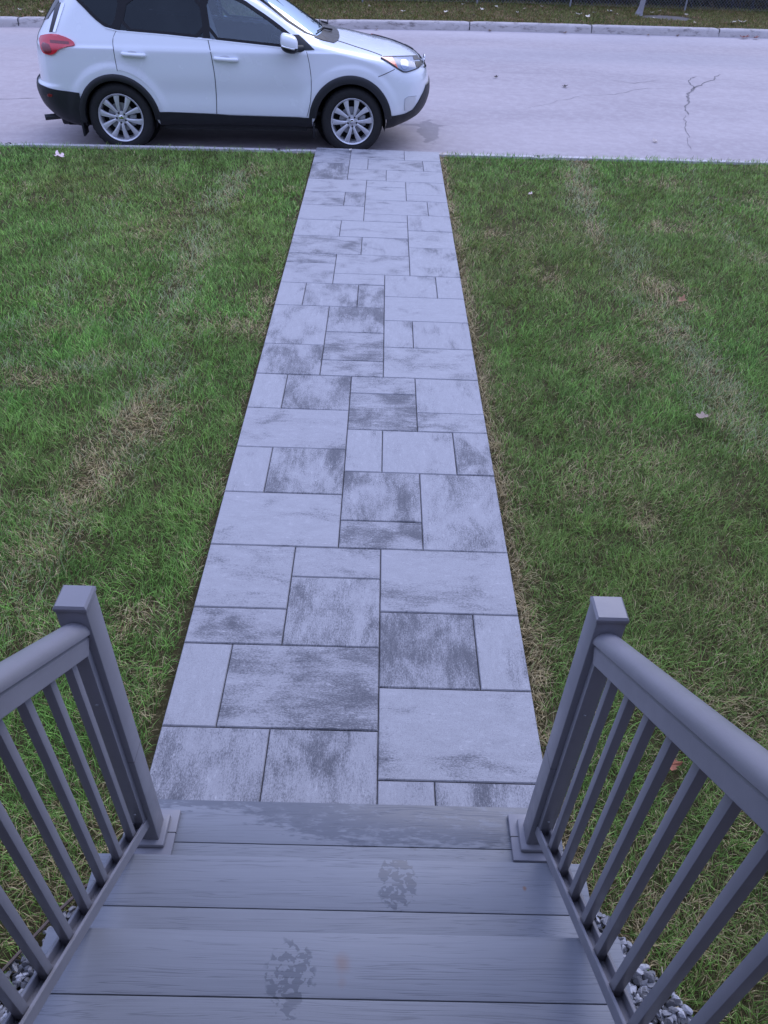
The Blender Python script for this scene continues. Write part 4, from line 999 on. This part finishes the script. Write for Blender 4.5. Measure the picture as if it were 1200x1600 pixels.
# ---- door mirror
def mirror():
    bmw = MB(); bmk = MB(); n = 26; mh = 14
    def sh(u, v):      # u round, v up
        cx, cy, cz = .612, -1.035, 1.165
        x = math.copysign(abs(math.cos(u))**.75, math.cos(u)); y = math.copysign(abs(math.sin(u))**.8, math.sin(u)); r = max(0, math.cos(v))**.55; z = math.copysign(abs(math.sin(v))**.8, math.sin(v))
        X = cx+x*r*(.080 if x < 0 else .115); X = X if x > 0 else cx+x*r*.080
        return (X, cy+y*r*.115, cz+z*.088+.02*x*r*(-1))
    for mb, va, vb in ((bmw, -.18, math.pi/2), (bmk, -math.pi/2, -.18)):
        for k in range(mh+1):
            for i in range(n): mb.v.append(sh(2*math.pi*i/n, va+(vb-va)*k/mh))
        mb.f = [(k*n+i, k*n+(i+1) % n, (k+1)*n+(i+1) % n, (k+1)*n+i) for k in range(mh) for i in range(n)]; mb.mi = [0]*len(mb.f)
    bmk.tube([(.66, -1.0, 1.115), (.72, -.93, 1.10), (.77, -.88, 1.095)], [.040, .034, .036], 10)
    st_ = MB(); P = [sh(u, -.24) for u in np.linspace(-2.35, -.95, 12)]; st_.tube([(p[0], p[1]-.002, p[2]) for p in P], .008, 6)
    for f in (lambda q: q, flipmb):
        h = put(f(bmk), 'mirror', M['black'], smooth=60); put(f(bmw), 'mirror_cap', M['white'], h, 60); put(f(st_), 'mirror_strip', M['chrome'], h, 60)
mirror()
# ---- lamps
tl = [(-2.035, 1.150), (-1.95, 1.170), (-1.857, 1.177), (-1.76, 1.150), (-1.695, 1.118), (-1.680, 1.09), (-1.694, 1.068), (-1.78, 1.058), (-1.860, 1.040), (-1.905, 1.000), (-1.948, .981), (-1.99, .985), (-2.032, 1.000), (-2.045, 1.06)]
for o_ in both(patch(roundpoly(tl, 1), .016, grid=.02), 'taillight', M['red'], smooth=60):
    s = 1 if o_.name == 'taillight' else -1
    mm = patch(roundpoly([(-2.025, 1.09), (-1.955, 1.085), (-1.93, 1.03), (-1.955, .992), (-2.02, 1.002)], 1), .0195, grid=.02); put(mm if s > 0 else flipmb(mm), 'lamp_chamber', M['dark_red'], o_)
    mm = ribbon([(-1.93, 1.105), (-1.74, 1.095)], -.014, .014, .0185); put(mm if s > 0 else flipmb(mm), 'lamp_band', M['dark_red'], o_)
hl = [(1.632, 1.028), (1.80, 1.036), (1.99, 1.044), (2.05, 1.050), (2.105, .992), (2.098, .945), (2.02, .912), (1.924, .886), (1.86, .915), (1.797, .948), (1.70, 1.0)]
lampm = patch(roundpoly(hl, 1), .010, grid=.02)
for k, o_ in enumerate(both(lampm, 'headlight', M['lens'], smooth=60)):
    f = (lambda q: q) if k == 0 else flipmb
    put(f(patch([(1.650, 1.026), (1.775, 1.030), (1.845, .925), (1.80, .953), (1.71, 1.0)], .0125, grid=.02)), 'turn_signal', M['amber'], o_)
    put(f(patch(roundpoly([(1.865, 1.01), (1.945, 1.01), (1.965, .95), (1.925, .905), (1.875, .93)], 2), .013, grid=.02)), 'projector', M['lamp_eye'], o_)
    put(f(ribbon(roundpoly(hl, 1), -.004, .005, .011, closed=True)), 'lamp_rim', M['seam'], o_)
for qq in ([(2.005, 1.043), (2.055, 1.052), (2.085, 1.015), (2.02, 1.005)], [(2.03, .992), (2.09, .995), (2.108, .965), (2.095, .945), (2.05, .935)]):
    both(patch(qq, .0135, grid=.015), 'grille_end', M['frame_black'])
fp = lambda Q: front(Q)
put(patch(roundpoly([(-.50, .925), (.50, .925), (.42, .835), (-.42, .835)], 1), .006, proj=fp, grid=.04), 'grille', M['gloss_black'])
put(patch(roundpoly([(-.52, .886), (.52, .886), (.50, .872), (-.50, .872)], 0), .010, proj=fp, grid=.04), 'grille_bar', M['chrome'])
bm = bmesh.new(); bmesh.ops.create_uvsphere(bm, u_segments=24, v_segments=12, radius=1)
for v in bm.verts: v.co = Vector((2.262+v.co.x*.014, v.co.y*.075, .884+v.co.z*.05))
mb = MB(); mb.bm(bm); put(mb, 'emblem', M['chrome'], smooth=180)
both(patch(roundpoly([(1.945, .640), (2.075, .652), (2.06, .56), (2.02, .495), (1.944, .494), (1.938, .56)], 1), .0035, grid=.02), 'fog_lamp_recess', plain('shaded_recess_white', (.66, .67, .68), .4, coat=.6))  # recess shade put into the colour: greyer patch on the skin, no hollow modelled
both(ribbon(roundpoly([(1.944, .494), (1.938, .56), (1.945, .640), (2.075, .652)], 1, False), -.003, .003, .006), 'recess_edge', plain('grey_edge', (.45, .46, .48), .5))
# ---- rear glass edge: bright strip down the rear pillar, tailgate glass
chq = [(-1.703, 1.455), (-1.735, 1.462), (-1.885, 1.196), (-1.862, 1.190)]
both(patch(chq, .008, grid=.03), 'pillar_strip', M['chrome'])
put(patch(roundpoly([(-.66, 1.20), (.66, 1.20), (.60, 1.52), (-.60, 1.52)], 1), .006, proj=rear, grid=.05), 'tailgate_window', M['gloss_black'])
both(patch([(-1.735, 1.463), (-1.790, 1.46), (-1.925, 1.195), (-1.887, 1.195)], .006, grid=.03), 'tailgate_trim', M['gloss_black'])
m = MB(); m.prism([(-1.74, 1.60), (-2.02, 1.555), (-2.03, 1.575), (-1.70, 1.655)], (0, -.58, 0), (0, .58, 0), (1, 0, 0), (0, 0, 1)); put(m, 'spoiler', M['white'])
put(patch([(-.26, .80), (.26, .80), (.26, .70), (-.26, .70)], .006, proj=rear, grid=.05), 'tailgate_plate_recess', M['black'])
m = MB(); m.tube([(-1.98, -.52, .30), (-2.14, -.56, .29), (-2.27, -.60, .285)], .032, 14); m.tube([(-1.7, -.45, .27), (-2.1, -.45, .27)], .09, 12); put(m, 'exhaust_pipe', M['dark_alloy'], smooth=60)
m = MB(); m.box(-1.79, -1.768, -.90, -.70, .16, .48, .004); m.box(.868, .89, -.90, -.70, .18, .34, .004); both(m, 'mud_flap', M['black'])
# ---- wheels
def wheel_parts():
    ty = MB(); prof = [(.248, .03), (.252, .012), (.266, .002), (.300, -.004), (.330, .004), (.350, .016), (.361, .034), (.366, .060), (.3665, .115), (.366, .170), (.361, .196), (.350, .214), (.330, .226), (.266, .228), (.252, .218), (.248, .20)]
    N = 120; mm = len(prof)
    for k in range(N):
        a = 2*math.pi*k/N
        for j, (r, y) in enumerate(prof):
            if 5 <= j <= 10 and (k+j % 2) % 3 == 0: r -= .009
            ty.v.append((r*math.cos(a), y, r*math.sin(a)))
    ty.f = [(k*mm+j, k*mm+j+1, ((k+1) % N)*mm+j+1, ((k+1) % N)*mm+j) for k in range(N) for j in range(mm-1)]; ty.mi = [0]*len(ty.f)
    ri = MB(); ri.lathe([(.225, .20), (.228, .05), (.236, .026), (.249, .012), (.252, .006), (.248, .002), (.240, .006), (.232, .020), (.222, .045), (.218, .10), (.215, .20)], 72)
    # ten spokes in five pairs
    for q in range(5):
        for sgn in (-1, 1):
            ac = math.pi/2+q*2*math.pi/5; a_in = ac+sgn*.24; a_out = ac+sgn*.29
            R = [.040, .075, .13, .19, .232]; W_ = [.014, .0145, .0185, .0265, .033]; Yf = [.026, .016, .012, .012, .016]
            vs = []
            for r, wd, yf in zip(R, W_, Yf):
                t = (r-.04)/.192; aa = ac+sgn*(.42*(1-t)+.285*t); cx, cz = r*math.cos(aa), r*math.sin(aa); px, pz = -math.sin(aa), math.cos(aa)
                for s_, dy in ((-1, .030), (-1, .005), (-.45, 0), (.45, 0), (1, .005), (1, .030)): vs.append((cx+px*wd*s_, yf+dy, cz+pz*wd*s_))
            ri.add(vs, [(i*6+k, i*6+(k+1) % 6, i*6+6+(k+1) % 6, i*6+6+k) for i in range(4) for k in range(6)])
    ri.lathe([(0, .022), (.052, .022), (.066, .026), (.072, .045)], 40)
    hub = MB(); hub.lathe([(0, .012), (.024, .012), (.030, .016), (.031, .026)], 32)
    nu = []
    for q in range(5):
        nu.append(MB()); a = -math.pi/2+q*2*math.pi/5; nu[-1].lathe([(0, .018), (.0085, .018), (.012, .0205), (.0125, .024)], 12, Matrix.Translation((.053*math.cos(a), 0, .053*math.sin(a))))
    bk = MB(); bk.lathe([(0, .085), (.12, .085), (.12, .12), (.216, .12), (.216, .19)], 48)
    br = MB(); br.lathe([(.07, .068), (.150, .068), (.150, .08), (.07, .08)], 40); br.box(.08, .16, .055, .10, -.06, .06, .01)
    return [ty, ri, hub, bk, br]+nu
WP = wheel_parts()
proto = {}
for i, (cx, cz) in enumerate(WHL):
    for s in (-1, 1):
        R = Matrix.Rotation(rad((12, -3)[i]), 4, 'Y')
        T = Matrix.Translation((cx, -.905 if s < 0 else .905, cz)) @ (Matrix() if s < 0 else Matrix.Rotation(math.pi, 4, 'Z')) @ R
        def get(k, name, mat, par, sm):
            if k not in proto:
                o = WP[k].build(name, mat, par, smooth=sm, world=False); proto[k] = o
            else:
                o = proto[k].copy(); COL.objects.link(o); o.parent = par
            return o
        ty = get(0, 'wheel', M['rubber'], CAR, 50); ty.matrix_local = T
        for k, nm, mt, sm in ((1, 'rim', M['alloy'], 35), (2, 'hub_cap', M['chrome'], 60), (3, 'wheel_backing', M['under'], 60), (4, 'brake_disc', M['steel'], 50))+tuple((5+q, 'lug_nut', M['dark_alloy'], 60) for q in range(5)): get(k, nm, mt, ty, sm)
# ---- cabin
for x, yy in ((.0, -.38), (.0, .38)):
    m = MB(); m.box(x-.30, x+.24, yy-.25, yy+.25, .62, .78, .05)
    m.box(-.07, .07, -.24, .24, 0, .62, .05, M=Matrix.Translation((x-.30, yy, .74)) @ Matrix.Rotation(rad(-14), 4, 'Y'))
    m.box(-.045, .045, -.13, .13, .66, .84, .035, M=Matrix.Translation((x-.30, yy, .74)) @ Matrix.Rotation(rad(-12), 4, 'Y')); put(m, 'seat', M['seat'], smooth=40)
m = MB(); m.box(-1.15, -.70, -.68, .68, .60, .76, .05); m.box(-.06, .06, -.66, .66, 0, .60, .05, M=Matrix.Translation((-1.18, 0, .72)) @ Matrix.Rotation(rad(-18), 4, 'Y')); put(m, 'rear_bench', M['interior'], smooth=40)
m = MB(); m.box(.50, 1.0, -.76, .76, .72, 1.07, .06); put(m, 'dashboard', M['interior'], smooth=40)
m = MB(); K = 28; c0 = Vector((.40, .38, 1.02)); ax = Matrix.Rotation(rad(-66), 3, 'Y')
m.tube([c0+ax @ Vector((.185*math.cos(2*math.pi*k/K), .185*math.sin(2*math.pi*k/K), 0)) for k in range(K+1)], .014, 8)
m.tube([c0, c0+Vector((.2, 0, -.09))], .03, 8); m.tube([c0+ax @ Vector((0, -.18, 0)), c0+ax @ Vector((0, .18, 0))], .014, 6); put(m, 'steering_wheel', M['interior'], smooth=60)
